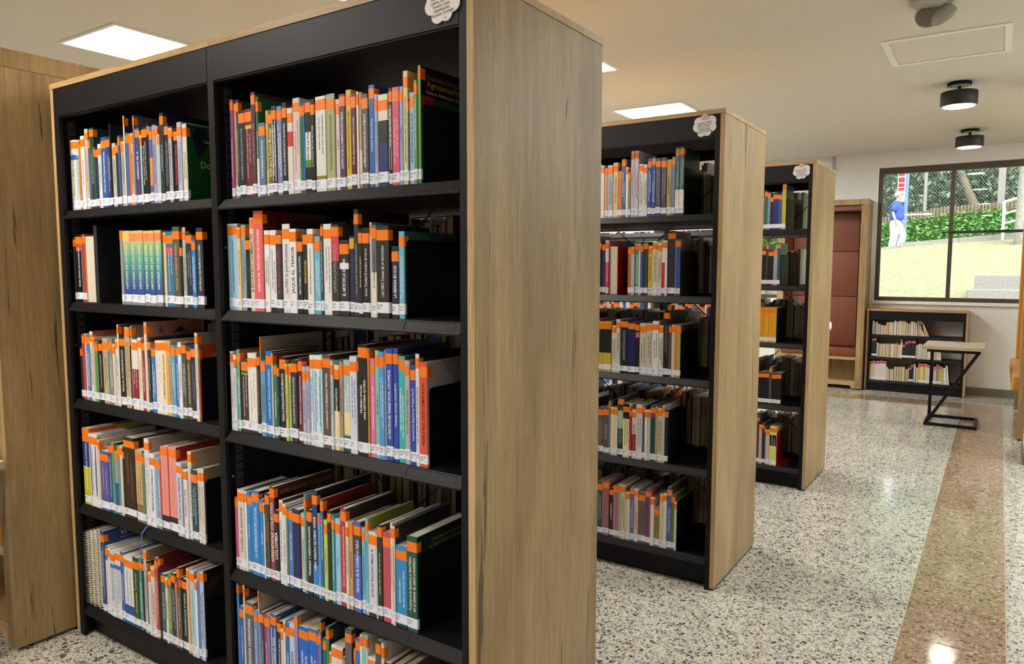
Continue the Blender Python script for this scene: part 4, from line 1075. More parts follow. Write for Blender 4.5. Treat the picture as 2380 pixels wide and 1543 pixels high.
LOWTABLE = '''@L1
-2118 -1870 156 p
-1870 -1722 138 p
-1722 -1544 147 w
-1544 -1279 121 p
-1279 -1053 111 p
-1053 -721 106 p
-721 -478 143 p
-478 35 147 p
35 305 165 w
305 516 155 p
516 822 167 p
822 1203 163 p
1203 1449 146 p
1449 1638 139 p
1638 1958 161 p
1958 2127 162 w
2127 2333 150 w
2333 2576 171 p
2576 2827 170 p
2827 3058 160 w
3058 3519 146 p
@L2
-2099 -1840 209 k
-1840 -1602 216 k
-1602 -1424 162 w
-1424 -1227 152 p
-1227 -1011 150 p
-1011 -697 151 p
-697 -346 153 p
-346 -152 153 p
-152 139 154 p
139 380 156 p
380 524 168 p
524 783 150 p
783 955 208 r
955 1223 155 k
1223 1432 189 k
1432 1782 201 k
1811 2253 203 k
2253 2516 157 p
2516 2684 169 w
2684 2889 170 w
2889 3075 166 w
3075 3353 173 p
3353 3722 153 p
3722 3951 123 p
3951 4135 125 p
4135 4317 115 p
4317 4499 116 w
4499 4727 128 w
@L3
-2216 -1916 203 c
-1916 -1717 216 c
-1717 -1518 206 r
-1518 -1172 213 r
-1172 -876 221 r
-876 -533 218 r
-533 -357 154 w
-357 -191 134 p
-191 246 132 p
246 459 160 p
459 729 162 p
729 998 164 p
998 1332 166 p
1332 1571 141 p
1571 1713 149 p
1713 1922 171 k
1922 2139 200 k
2139 2346 212 w
2346 2581 171 p
2581 2815 216 y
2815 3049 212 r
3049 3281 214 y
3281 3467 215 r
3467 3744 201 r
3744 4067 187 k
4067 4278 184 r
4278 4570 217 g
4570 4844 198 y
4844 4980 169 p
4980 5342 186 w
5342 5585 215 w'''
SPINE_Y = [.036, .030, .022, .020, .018]
ORD = {1: 'top', 2: 'second', 3: 'third', 4: 'fourth', 5: 'bottom'}
def ordinal(n):
    return '%d%s' % (n, 'th' if 10 <= n % 100 <= 20 else {1: 'st', 2: 'nd', 3: 'rd'}.get(n % 10, 'th'))
def colour_name(h):
    import colorsys
    r, g, b = [int(h[i:i + 2], 16) / 255 for i in (0, 2, 4)]; hh, l, s = colorsys.rgb_to_hls(r, g, b); hh *= 360; sat = max(r, g, b) - min(r, g, b)
    if l < .19 and sat < .12: return 'black'
    if sat < .07: return 'white' if l > .82 else 'light grey' if l > .6 else 'grey' if l > .34 else 'charcoal'
    if sat < .13 and l > .8: return 'off-white'
    if hh < 14 or hh >= 345: base = 'red' if sat > .3 else 'maroon' if l < .4 else 'pink'
    elif hh < 40: base = ('orange' if sat > .45 and l > .4 else 'brown' if l < .5 else 'tan' if l < .75 else 'cream')
    elif hh < 66: base = ('olive' if l < .42 else 'yellow' if sat > .35 else 'cream' if l > .7 else 'khaki')
    elif hh < 165: base = 'green'
    elif hh < 200: base = 'teal'
    elif hh < 250: base = 'blue'
    elif hh < 290: base = 'lilac' if l > .55 else 'purple'
    else: base = 'pink' if l > .55 else 'plum'
    if base in ('cream', 'tan', 'khaki', 'lilac', 'olive', 'brown', 'maroon', 'plum'): return base
    if l < .28: return 'dark ' + base
    if l > .68: return 'pale ' + base
    return base
def bars_geo(L, hgt, seed):
    """broken strokes for lettering too small to read"""
    rr = random.Random(seed); mb = MB(); x = 0
    while x < L - hgt * .6:
        w = min(hgt * rr.uniform(2.2, 6.5), L - x); c = x
        while c < x + w - hgt * .3:
            cw = hgt * rr.uniform(.28, .5); mb.add([(c, 0, 0), (c + cw, 0, 0), (c + cw, hgt * rr.choice((.72, .72, 1)), 0), (c, hgt * .72, 0)], [(0, 1, 2, 3)]); c += cw + hgt * .17
        x += w + hgt * .55
    return mb.v, mb.f
_num = ['320.1', '351.86', '346.02', '338.9', '361.3', '362.1', '352.07', '305.5', '333.7', '370.11', '341.48', '330.12']
_suf = ['B25', 'P16e', 'C87', 'G21m', 'R62', 'S19', 'M45', 'L81', 'T37', 'V22', 'A58', 'D11']
def label_geo(k):
    out_v, out_f = [], []
    for row, s in enumerate((_num[k % 12], _suf[(k * 5) % 12])):
        vs, fs, a, b = text_geo(s, .012); n = len(out_v)
        out_v += [(v[0] - a, v[1] - row * 1.15, 0) for v in vs]; out_f += [tuple(i + n for i in f) for f in fs]
    w = max(v[0] for v in out_v); return out_v, out_f, w
def cover_mesh(t, h, d, spine_cols, side_col, hard=False):
    """U-shaped cover: spine + two boards. spine_cols: list of (z, colour) stops bottom to top"""
    b = .0016; rd = min(.0022, t * .28); ins = .0012
    # outer profile from back-left round the spine to back-right
    prof = [(0, d), (0, rd), (rd * .35, rd * .35), (rd, 0), (t - rd, 0), (t - rd * .35, rd * .35), (t, rd), (t, d)]
    inner = [(t - b, d), (t - b, b * 1.2), (b, b * 1.2), (b, d)]
    zs = [z for z, _ in spine_cols]; V = []; C = []; F = []
    for i in range(len(spine_cols) - 1):
        za, ca = spine_cols[i]; zb, cb = spine_cols[i + 1]
        if zb - za < 1e-5: continue
        n = len(V)
        sp = prof[1:-1]
        for z, c in ((za, ca), (zb, cb)):
            V += [(x, y, z) for x, y in sp]; C += [c] * len(sp)
        k = len(sp)
        for j in range(k - 1): F.append((n + j, n + j + 1, n + k + j + 1, n + k + j))
    def quad(p, q, z0, z1, col):
        n = len(V); V.extend([(p[0], p[1], z0), (q[0], q[1], z0), (q[0], q[1], z1), (p[0], p[1], z1)]); C.extend([col] * 4); F.append((n, n + 1, n + 2, n + 3))
    for p, q in ((prof[0], prof[1]), (prof[6], prof[7]), (prof[7], inner[0]), (inner[0], inner[1]), (inner[1], inner[2]), (inner[2], inner[3]), (inner[3], prof[0])): quad(p, q, 0, h, side_col)
    for z, fl in ((h, 1), (0, 0)):
        col = side_col
        for pl in ([prof[0], prof[1], inner[2], inner[3]], [prof[1], prof[2], prof[3], prof[4], prof[5], prof[6], inner[1], inner[2]], [prof[6], prof[7], inner[0], inner[1]]):
            n = len(V); V.extend([(x, y, z) for x, y in pl]); C.extend([col] * len(pl)); ids = list(range(n, n + len(pl))); F.append(tuple(ids) if fl else tuple(ids[::-1]))
    return V, F, C
def U_wrap(t, z0, z1, wrap, e):
    rd = min(.0022, t * .28)
    pr = [(-e, wrap), (-e, rd), (rd * .35 - e * .7, rd * .35 - e * .7), (rd, -e), (t - rd, -e), (t - rd * .35 + e * .7, rd * .35 - e * .7), (t + e, rd), (t + e, wrap)]
    v = [(x, y, z0) for x, y in pr] + [(x, y, z1) for x, y in pr]; n = len(pr)
    return v, [(i, i + 1, n + i + 1, n + i) for i in range(n - 1)]
def parse(opts):
    o = {'b': []}
    for w in opts.split():
        if '=' in w:
            k, v = w.split('=')
            if k == 'b': a, c, e = v.split(':'); o['b'].append((float(a), float(c), e))
            else: o[k] = v
        else: o[w] = True
    return o
BOOKS = {}
def make_book(x0, x1, h, col, title, ink, opts, y, z, label, group, detail=True, seed=0):
    rr = random.Random(seed); o_ = parse(opts); gap = .0007; t = max(.0025, x1 - x0 - gap); x0 = x0 + gap / 2
    d = float(o_.get('d', 0)) or min(.21, max(.135, h * rr.uniform(.66, .72)))
    y += rr.uniform(-.0015, .003) if detail else 0
    base = hexc(col); side = hexc(o_['c']) if 'c' in o_ else base
    if 'pages' in o_:  # fore-edge turned outward
        V, F, C = cover_mesh(t, h, d, [(0, side), (h, side)], side); V = [(t - x, d - yy, zz) for x, yy, zz in V]
        bk = colored_mesh('book', V, F, C, M['book'], None, (x0, y, z)); tag(bk, label, 'book', group)
        MB().box(.0018, t - .0018, .003, d - .003, .0015, h - .0015).build('page_block', M['pages'], None).parent = bk
        return bk
    if 'spiral' in o_:
        bk = colored_mesh('spiral_notebook', *(lambda mb: (mb.v, mb.f, [base] * 8 + [side] * 8))(MB().box(0, .001, .012, d, 0, h).box(t - .001, t, .012, d, 0, h)), M['book'], None, (x0, y, z))
        tag(bk, label, 'notebook', group)
        MB().box(.0012, t - .0012, .013, d - .002, .001, h - .001).build('page_block', M['pages'], None).parent = bk
        w = MB(); n = int(h / .0085)
        for k in range(n):
            zc = .006 + k * .0085; pts = [(t / 2 + t * .5 * math.cos(a), .013 + .013 * math.sin(a), zc + .0012 * math.sin(a)) for a in [math.pi * (1.0 + .95 * q / 7 + .02) for q in range(8)]]
            w.tube(pts, .0011, 5)
        w.build('wire_coil', M['wire'], None, True).parent = bk
        return bk
    stops = []
    if 'grad' in o_:
        g = [(0, '8a8f9c'), (.10, '8a8f9c'), (.101, '2a4a98'), (.24, '2f559c'), (.42, '3f7f9c'), (.62, '5aa39c'), (.78, '8fb890'), (.9, 'd9b876'), (1, 'd9c080')]
        stops = [(a * h, hexc(c)) for a, c in g]; side = hexc('6f9a98')
    else:
        cuts = sorted(set([0, 1] + [v for a, c, _ in o_['b'] for v in (a, c)]))
        for a, c in zip(cuts[:-1], cuts[1:]):
            cc = base
            for ba, bc, bh in o_['b']:
                if ba <= (a + c) / 2 <= bc: cc = hexc(bh)
            stops += [(a * h, cc), (c * h, cc)]
    V, F, C = cover_mesh(t, h, d, stops, side)
    bk = colored_mesh('book', V, F, C, M['book'], None, (x0, y, z)); tag(bk, label, 'book', group)
    MB().box(.0017, t - .0017, .0025, d - .0025, .0018, h - .0016).build('page_block', M['pages'], None).parent = bk
    if 'b2' in o_ and t > .008:   # printed edge stripes
        sv = MB(); cc = hexc(o_['b2'])
        for xa, xb in ((t * .14, t * .26), (t * .74, t * .86)): sv.add([(xa, -.0002, .04), (xb, -.0002, .04), (xb, -.0002, h - .04), (xa, -.0002, h - .04)], [(0, 1, 2, 3)])
        colored_mesh('spine_stripe', sv.v, sv.f, [cc] * len(sv.v), M['print'], bk)
    to = float(o_.get('to', rr.choice((6, 8, 10, 12, 14)))) / 1000; th = rr.uniform(.0235, .027)
    if 'nt' not in o_:
        v, f = U_wrap(t, h - to - th, h - to, rr.uniform(.012, .018) if t > .005 else .008, .0003)
        tm = M['orange']
        if 'tc' in o_: tm = tape_mat(o_['tc'])
        mesh_obj('colour_tape', v, f, tm, bk)
    lz = rr.uniform(.007, .013); lh = rr.uniform(.023, .027)
    if 'nl' not in o_:
        v, f = U_wrap(t, lz, lz + lh, rr.uniform(.008, .013), .00035); lb = mesh_obj('call_label', v, f, M['white_lab'], bk)
        if detail and t > .0065:
            gv, gf, gw = label_geo(rr.randrange(12)); s = min((t - .003) / gw, .0062); s2 = min(s, .0062)
            me_v = [(.0016 + a * s, -.00055, lz + lh * .62 + b * s2) for a, b, c in gv]; mesh_obj('call_number', me_v, gf, M['ink'], lb)
    if title and t > .0045:
        lo, hi = .046, h - to - th - .006 if 'nt' not in o_ else h - .01; av = hi - lo; ic = hexc(ink or 'e0e0e0'); tv, tf = [], []
        if title == '~':
            if detail:
                nl = 2 if t > .017 else 1
                for k in range(nl):
                    L_ = av * rr.uniform(.5, .92); hg = min(.0042, t * (.30 if nl == 1 else .2)); st = lo + rr.uniform(.1, .9) * (av - L_); off = t / 2 + hg * .4 if nl == 1 else t * (.36 + .34 * k) + hg * .4
                    vs, fs = bars_geo(L_, hg, seed * 3 + k); n = len(tv); tv += [(off - b, -.0003, st + a) for a, b, c in vs]; tf += [tuple(i + n for i in f) for f in fs]
        else:
            lines = title.split('|'); bf = float(o_.get('bf', .34)); nl = len(lines)
            rev = 'rev' in o_
            for k, ln in enumerate(lines):
                vs, fs, a0, a1 = text_geo(ln, .018 if ln.isupper() else .008); sc = min(bf * t / .7 / (1 if nl == 1 else 1.15), .016); W_ = (a1 - a0) * sc
                kx = min(1.0, av * .90 / W_) if W_ > 0 else 1
                if kx < .62: sc *= max(.6, kx / .62)
                W_ = (a1 - a0) * sc; kx = min(1.0, av * .90 / W_); W_ *= kx
                st = lo + (av - W_) * .5; cxx = t / 2 if nl == 1 else t * (.31 + .38 * k) ; n = len(tv)
                for v in vs:
                    a, b = (v[0] - a0) * sc * kx, (v[1] - .34) * sc
                    tv.append((cxx + b, -.0003, st + W_ - a) if rev else (cxx - b, -.0003, st + a))
                tf += [tuple(i + n for i in f) for f in fs]
        if tv: colored_mesh('spine_lettering', tv, tf, [ic] * len(tv), M['print'], bk)
    if 'ribbon' in o_:
        rb = MB(); pts = [(t * .5, .002, .001), (t * .5, -.010, -.004), (t * .48, -.026, -.022), (t * .45, -.028, -.055), (t * .2, -.0275, -.105)]
        for (p, q) in zip(pts[:-1], pts[1:]): rb.add([(p[0] - .0035, p[1], p[2]), (p[0] + .0035, p[1], p[2]), (q[0] + .0035, q[1], q[2]), (q[0] - .0035, q[1], q[2])], [(0, 1, 2, 3)])
        rb.build('bookmark_ribbon', M['ribbon'], None).parent = bk
    return bk
_tm = {}
def tape_mat(h):
    if h not in _tm: _tm[h] = plain('tape_' + h, h, .4)
    return _tm[h]
def cover_text(bk, d, lines):
    """lettering on the right-hand board: (text, distance behind spine, height, size, ink, shear)"""
    t = max(v.co.x for v in bk.data.vertices)
    for (s, yy, zz, size, ink, wd) in lines:
        vs, fs, a0, a1 = text_geo(s, .015); sc = size / .7; kx = wd / ((a1 - a0) * sc) if wd else 1
        out = [(t + .0004, yy + (v[0] - a0) * sc * kx, zz + v[1] * sc) for v in vs]
        colored_mesh('cover_lettering', out, fs, [hexc(ink)] * len(out), M['print'], bk)
def cover_patch(bk, poly, col, name='cover_panel'):
    t = max(v.co.x for v in bk.data.vertices)
    out = [(t + .0003, a, b) for a, b in poly]; colored_mesh(name, out, [tuple(range(len(out)))], [hexc(col)] * len(out), M['print'], bk)

CASE = {'A': 'left bay, nearest bookcase', 'B': 'right bay, nearest bookcase', 'C': 'second bookcase', 'D': 'third bookcase'}
cur = None; rows = {}
for ln in TABLE.splitlines():
    if ln.startswith('@'): cur = ln[1:]; rows[cur] = []; continue
    f = ln.split(';'); a = f[0].split(); rows[cur].append((int(a[0]) / 1e4, int(a[1]) / 1e4, int(a[2]) / 1e3, a[3], *[(f[i].strip() if len(f) > i else '') for i in (1, 2, 3)]))
END = {}
class Stuff:
    """books too small or too hidden to pick out one by one"""
    def __init__(s): s.V = []; s.F = []; s.C = []
    def box(s, x0, x1, y0, y1, z0, z1, c, shear=0, c2=None):
        n = len(s.V); k = shear
        s.V += [(x0, y0, z0), (x1, y0, z0), (x1, y1, z0), (x0, y1, z0), (x0 + k, y0, z1), (x1 + k, y0, z1), (x1 + k, y1, z1), (x0 + k, y1, z1)]
        s.F += [tuple(i + n for i in q) for q in ((0, 3, 2, 1), (4, 5, 6, 7), (0, 1, 5, 4), (1, 2, 6, 5), (2, 3, 7, 6), (3, 0, 4, 7))]; s.C += [c] * 8
    def reversed_book(s, x0, x1, y0, d, z, h, cov, page, shear=0):
        b = .0022
        s.box(x0, x0 + b, y0, y0 + d, z, z + h, cov, shear); s.box(x1 - b, x1, y0, y0 + d, z, z + h, cov, shear); s.box(x0 + b, x1 - b, y0 + d - .003, y0 + d, z, z + h, cov, shear); s.box(x0 + b, x1 - b, y0 + .003, y0 + d - .003, z + .002, z + h - .003, page, shear)
    def spine_book(s, x0, x1, y0, d, z, h, cov, tape, shear=0, side=None, bands=()):
        s.box(x0, x1, y0, y0 + d, z, z + h, cov, shear)
        if side is not None: s.box(x1 - .0002, x1 + .0002, y0 + .0015, y0 + d, z, z + h, side, shear)
        for a, c, col in bands: s.box(x0 - .0001, x1 + .0001, y0 - .0002, y0 + .002, z + a * h, z + c * h, col)
        k0, k1 = shear * (h - .032) / h, shear * (h - .007) / h
        if tape is not None: s.box(x0 - .0001 + k0, x1 + .0003 + k0, y0 - .0004, y0 + .014, z + h - .032, z + h - .007, tape, k1 - k0)
        s.box(x0 - .0001, x1 + .0003, y0 - .0004, y0 + .01, z + .01, z + .034, hexc('e2e2e6'))
        s.box(x0 + .0012, x1 - .0012, y0 + .004, y0 + d + .0003, z + h - .002, z + h + .0003, hexc('d5ccb8'), 0)
ST = Stuff()
def pix(p):
    d = Vector(p) - CAM_LOC; w = d.dot(_f); return 1190 + FPX * d.dot(_r2) / w, 771.5 - FPX * d.dot(_u2) / w
def spine_area(x0, x1, y, z, h):
    q = [pix(a) for a in ((x0, y, z), (x1, y, z), (x1, y, z + h), (x0, y, z + h))]
    q = [(u, min(v, 1543)) for u, v in q]
    return abs(sum(q[i][0] * q[(i + 1) % 4][1] - q[(i + 1) % 4][0] * q[i][1] for i in range(4))) / 2
rank = []
for key, bl in rows.items():
    cs, sh = key[0], int(key[1]); by = BC_Y['A' if cs in 'AB' else cs]
    for k, (x0, x1, h, c, title, ink, opts) in enumerate(bl):
        a = spine_area(x0, x1, by + SPINE_Y[sh - 1], SHELF[cs][sh - 1], h)
        if 'spiral' in opts or 'd=' in opts or 'ribbon' in opts or (title and title != '~' and cs in 'AB'): a += 1e6
        rank.append((a, key, k))
rank.sort(reverse=True); KEEP = set((key, k) for a, key, k in rank[:304])
sd = 0
for key, bl in rows.items():
    cs, sh = key[0], int(key[1]); by = BC_Y['A' if cs in 'AB' else cs]; z = SHELF[cs][sh - 1] + .0004
    for k, (x0, x1, h, c, title, ink, opts) in enumerate(bl):
        sd += 1; t = x1 - x0
        if (key, k) not in KEEP:
            o_ = parse(opts); rq = random.Random(sd)
            if 'pages' in o_: ST.reversed_book(x0 + .0004, x1 - .0004, by + SPINE_Y[sh - 1], .19, z, h, hexc(o_.get('c', c)), hexc('c8b088')); continue
            ST.spine_book(x0 + .0004, x1 - .0004, by + SPINE_Y[sh - 1] + rq.uniform(-.001, .003), min(.2, h * .69), z, h, hexc(c), None if 'nt' in o_ else hexc('f27d14'), 0, hexc(o_['c']) if 'c' in o_ else None, [(a, b, hexc(e)) for a, b, e in o_['b']])
            continue
        size = ('tall ' if h > .265 else 'short ' if h < .205 else '') + ('thin ' if t < .011 else 'thick ' if t > .03 else '')
        kind = 'spiral notebook' if 'spiral' in opts else 'book with pages outward' if 'pages' in opts else 'book'
        lab = '%s%s %s, %s from left, %s shelf, %s' % (size, colour_name(c), kind, ordinal(k + 1), ORD[sh], CASE[cs])
        if cs in 'CD': lab = '%s%s %s, %s from right, %s shelf, %s' % (size, colour_name(c), kind, ordinal(len(bl) - k), ORD[sh], CASE[cs])
        b = make_book(x0, x1, h, c, title, ink, opts, by + SPINE_Y[sh - 1], z, lab, 'books on the %s shelf, %s' % (ORD[sh], CASE[cs]), True, sd)
        BOOKS[key, k] = b
    END[key] = bl[-1][1]
# printed front boards that show beside lower neighbours
b = BOOKS['A1', len(rows['A1']) - 1]; hh = rows['A1'][-1][2]
cover_patch(b, [(.02, .20), (.035, .225), (.065, .222), (.078, .19), (.06, .155), (.038, .13)], '16202c'); cover_patch(b, [(.065, .075), (.14, .115), (.14, .02), (.085, .04)], '16202c')
cover_patch(b, [(.055, hh - .052), (.16, hh - .052), (.16, hh - .038), (.055, hh - .038)], '6a7a60')
cover_text(b, 0, [('Compendio', .058, hh - .050, .010, 'd8dcc8', .07), ('P', .10, hh - .093, .022, 'b8c0a0', None), ('Documental', .046, hh - .128, .021, 'c0c8a8', .14), ('Y A', .094, hh - .152, .010, 'a8b090', None)])
b = BOOKS['B1', len(rows['B1']) - 1]; hh = rows['B1'][-1][2]
cover_patch(b, [(.046, hh - .100), (.17, hh - .100), (.17, hh - .068), (.046, hh - .068)], '1e4a20'); cover_patch(b, [(.004, 0), (.17, 0), (.17, hh - .103), (.004, hh - .103)], '2a6a30'); cover_patch(b, [(.004, hh - .102), (.045, hh - .102), (.045, hh - .067), (.004, hh - .067)], 'b02428')
cover_text(b, 0, [('Desarrollo Endógeno', .0215, hh - .027, .0115, '9a7440', .135), ('Agropecuario', .022, hh - .044, .0135, 'c8a030', .125), ('Nueva Biblioteca del', .022, hh - .060, .0072, 'c8c8c8', .125), ('22', .012, hh - .097, .021, '1c0808', .027), ('Administración rural', .052, hh - .088, .0085, '0c200c', .095)])
b = BOOKS['A3', len(rows['A3']) - 1]; hh = rows['A3'][-1][2]; cover_text(b, 0, [('DECRETO', .042, hh - .036, .010, 'd89880', .07)])
b = BOOKS['A5', 4]; hh = rows['A5'][4][2]; cover_patch(b, [(.105, hh - .002), (.2, hh - .002), (.2, hh - .07), (.125, hh - .07)], '7a1c2c'); cover_text(b, 0, [('VI', .062, hh - .030, .019, 'd0d8e8', None), ('Informe Anual', .062, hh - .042, .006, 'b8c4dc', .06)])
b = BOOKS['A5', 19]; hh = rows['A5'][19][2]; cover_text(b, 0, [('EVALUACIÓN', .095, hh - .036, .012, '8c5450', .10)])
b = BOOKS['A4', 0]; hh = rows['A4'][0][2]; cover_patch(b, [(.10, hh - .001), (.21, hh - .001), (.21, hh - .06), (.13, hh - .06)], 'c8b030')
b = BOOKS['A3', 21]; hh = rows['A3'][21][2]; cover_patch(b, [(.04, hh - .035), (.05, hh - .015), (.065, hh - .04)], '6c5850'); cover_patch(b, [(.09, hh - .042), (.12, hh - .02), (.14, hh - .035)], '2c2c54')
bi = [k for k, r_ in enumerate(rows['B4']) if 'APRENDIZAJE' in r_[4]][0]; b = BOOKS['B4', bi]; hh = rows['B4'][bi][2]
cover_text(b, 0, [('APRENDIZAJE COLECTIVO', .022, hh - .026, .012, 'a0785c', .195), ('Familias en Acción', .13, hh - .037, .006, 'a08068', .075)])
cover_patch(b, [(.03, hh - .06), (.05, hh - .035), (.06, hh - .05), (.09, hh - .03), (.10, hh - .06)], '6a4438')
b = BOOKS['B4', len(rows['B4']) - 1]; hh = rows['B4'][-1][2]
cover_text(b, 0, [('Tensiones en las decisiones', .055, hh - .026, .0098, 'b09850', .135), ('en Salud Pública en el sistema', .045, hh - .041, .0098, 'b09850', .150), ('de salud colombiano', .068, hh - .056, .0098, 'b09850', .10)])
for key, k, s, yy, dz, sz, ink in (('B5', 2, 'Ficciones', .045, .042, .015, 'c8b0b0'), ('B5', 5, 'Migraciones', .070, .040, .010, '2c2824'), ('B3', 7, 'Diseño y validación de un', .10, .028, .008, '6c6454'), ('B5', 32, 'ONUSIDA', .032, .040, .011, '4c4848')):
    if (key, k) in BOOKS: cover_text(BOOKS[key, k], 0, [(s, yy, rows[key][k][2] - dz, sz, ink, None)])
if ('B5', 32) in BOOKS:
    b = BOOKS['B5', 32]; hh = rows['B5'][32][2]
    for cx_, rr_ in ((.06, .010), (.06, .007)): cover_patch(b, [(cx_ + rr_ * math.cos(-a * math.pi / 10), hh - .018 + rr_ * math.sin(-a * math.pi / 10)) for a in range(20)], '5c4c4c' if rr_ > .008 else 'd8d0cc', 'emblem')
for k, dark in (('A5', 33),):
    b = BOOKS[k, dark]; hh = rows[k][dark][2]
    for q in range(9):
        a = .02 + q * .014; cover_patch(b, [(a, hh - .06 + q * .003), (a + .018, hh - .03 + q * .002), (a + .021, hh - .031 + q * .002), (a + .003, hh - .062 + q * .003)], '5c5c40')

# ------------------------------------------------------------------ bookends
def bookend(x, y, z, h, depth, label, mat, foot=.075):
    r = empty('bookend', (x, y, z), label, 'bookend', 'folded steel bookends')
    rc = .010; pr = [(y, z), (y, z + h - rc), (y + rc * .3, z + h - rc * .3), (y + rc, z + h), (y + depth - rc, z + h), (y + depth - rc * .3, z + h - rc * .3), (y + depth, z + h - rc), (y + depth, z)]
    MB().prism(pr, x + .0002, x + .0014, 'x').build('upright_plate', mat, r)
    pf = [(x + .0014, y + .0), (x + foot - .012, y + .012), (x + foot, y + .03), (x + foot, y + depth - .012), (x + foot - .012, y + depth), (x + .0014, y + depth)]
    MB().prism(pf, z, z + .0011, 'z').build('foot_plate', mat, r)
BE = {'A3': .196, 'A4': .204, 'A5': .201, 'B1': .186, 'B2': .190, 'B3': .193, 'B4': .198, 'C1': .199, 'C2': .193, 'C3': .201, 'C4': .226, 'C5': .219, 'D1': .190, 'D2': .190, 'D3': .215, 'D5': .213}
for key, h in BE.items():
    cs, sh = key[0], int(key[1]); by = BC_Y['A' if cs in 'AB' else cs]
    red = key == 'D5'
    lab = '%s steel bookend on the %s shelf, %s' % ('red' if red else 'black', ORD[sh], CASE[cs])
    bookend(END[key] + .0006, by + SPINE_Y[sh - 1] + .006, SHELF[cs][sh - 1] + .0003, h, .205, lab, M['red_end'] if red else M['bookend'], foot=.05 if cs in 'CD' or key in ('B1', 'B3') else .085)

# ------------------------------------------------------------------ low bookcase under the window
LX0, LX1, LY0, LY1, LH = -.268, .702, 7.735, 7.985, .915
lr = empty('low_bookcase', ((LX0 + LX1) / 2, (LY0 + LY1) / 2, 0), 'low black bookcase with oak surround standing under the window', 'bookcase')
for a in ((LX0, LX0 + .02), (LX1 - .02, LX1)): Box('end_panel', a[0], a[1], LY0, LY1, .008, LH - .021, M['oak_edge'], lr)
Box('top_panel', LX0 - .002, LX1 + .002, LY0 - .004, LY1, LH - .0205, LH, M['oak_x'], lr)
for a in ((LX0 + .0205, LX0 + .045), (LX1 - .045, LX1 - .0205)): Box('post', a[0], a[1], LY0 + .002, LY0 + .016, 0, LH - .021, M['black'], lr)
for a in (LX0 + .0205, LX1 - .0225): Box('side_sheet', a, a + .002, LY0 + .016, LY1 - .002, 0, LH - .021, M['black2'], lr)
Box('fascia', LX0 + .046, LX1 - .046, LY0 + .002, LY0 + .006, LH - .115, LH - .0215, M['black'], lr)
LZ = [.628, .378, .118]
for zt in LZ:
    MB().prism([(LY0 + .018, zt), (LY0 + .002, zt - .022), (LY0 + .002, zt - .026), (LY1 - .002, zt - .026), (LY1 - .002, zt)][::-1], LX0 + .046, LX1 - .046, 'x').build('shelf', M['black'], lr)
Box('kick_plate', LX0 + .046, LX1 - .046, LY0 + .012, LY0 + .016, .0, .091, M['black'], lr)
Box('divider', .365, .378, LY0 + .12, LY1 - .02, .6285, .79, M['red_end'], lr)
# ------------------------------------------------------------------ the remaining books
PAL = ['d8d4cc', '3c5c94', '22262e', '8c2430', 'c8a878', '5878a0', 'e0dcd4', '2c4438', 'd87840', '4c4858', 'b0b4bc', '1c222c', '6c5c4c', 'dcd0b8']
PG = [hexc(c) for c in ('c9b892', 'd6c8a6', 'bfae88', 'e0d8c4', 'cdbf9d')]
r2 = random.Random(21)
def fill(x0, x1, y, z, rev, amount=1.0, hr=(.205, .268)):
    x = x0
    while x < x0 + (x1 - x0) * amount:
        t = r2.uniform(.008, .032); h = r2.uniform(*hr); d = r2.uniform(.14, .185)
        if x + t > x1: break
        if rev: ST.reversed_book(x, x + t - .0008, y + (.19 - d), d, z, h, hexc(r2.choice(PAL)), r2.choice(PG))
        else: ST.spine_book(x, x + t - .0008, y, d, z, h, hexc(r2.choice(PAL)), hexc('f27d14'))
        x += t
for cs in 'ABCD':
    by = BC_Y['A' if cs in 'AB' else cs]
    a, c = ((XL + .03, XM - .012) if cs == 'A' else (XM + .012, -.05))
    for sh in range(5):
        z = SHELF[cs][sh] + .0004
        fill(a, c, by + D - .036 - .19, z, True, {'A': .97, 'B': .97, 'C': (.95, .92, .97, .97, .97)[sh], 'D': (.9, .9, .95, .97, .97)[sh]}[cs], (.24, .283) if cs in 'AB' else (.205, .268))
        if cs in 'CD':
            fill(XM + .012, rows['%s%d' % (cs, sh + 1)][0][0] - .002, by + SPINE_Y[sh], z, False)
            fill(XL + .03, XM - .03, by + SPINE_Y[sh], z, False, .93); fill(XL + .03, XM - .03, by + D - .226, z, True, .9)
cur = None
LOW = {'p': None, 'w': None, 'k': '20232e', 'r': 'd8d0c4', 'c': 'd0c4a0', 'y': 'd0b430', 'g': '8c8c90'}
lowrows = {}
for ln in LOWTABLE.splitlines():
    if ln.startswith('@'): cur = ln[1:]; lowrows[cur] = []; continue
    a = ln.split(); lowrows[cur].append((int(a[0]) / 1e4, int(a[1]) / 1e4, int(a[2]) / 1e3, a[3]))
for key, bl in lowrows.items():
    z = LZ[int(key[1]) - 1] + .0004; n = len(bl)
    for k, (x0, x1, h, c) in enumerate(bl):
        sh = 0
        if key == 'L1' and k >= n - 4: sh = -(.012, .022, .03, .06)[k - n + 4]
        if key == 'L3' and k >= n - 2: sh = -(.012, .022)[k - n + 2]
        if key == 'L2' and k >= n - 1: sh = -.014
        yb = LY0 + .030; d = min(.19, h * .8)
        if c in 'pw': ST.reversed_book(x0 + .0004, x1 - .0004, yb, d, z, h, hexc(r2.choice(PAL)), hexc('e4e2dc') if c == 'w' else r2.choice(PG), sh)
        else: ST.spine_book(x0 + .0004, x1 - .0004, yb, d, z, h, hexc(LOW[c]), hexc('d8606c'), sh)
so = colored_mesh('remaining_books', ST.V, ST.F, ST.C, M['book'], None)
tag(so, 'thin, distant and half-hidden books filling the rest of the shelves', 'books', kind='stuff')
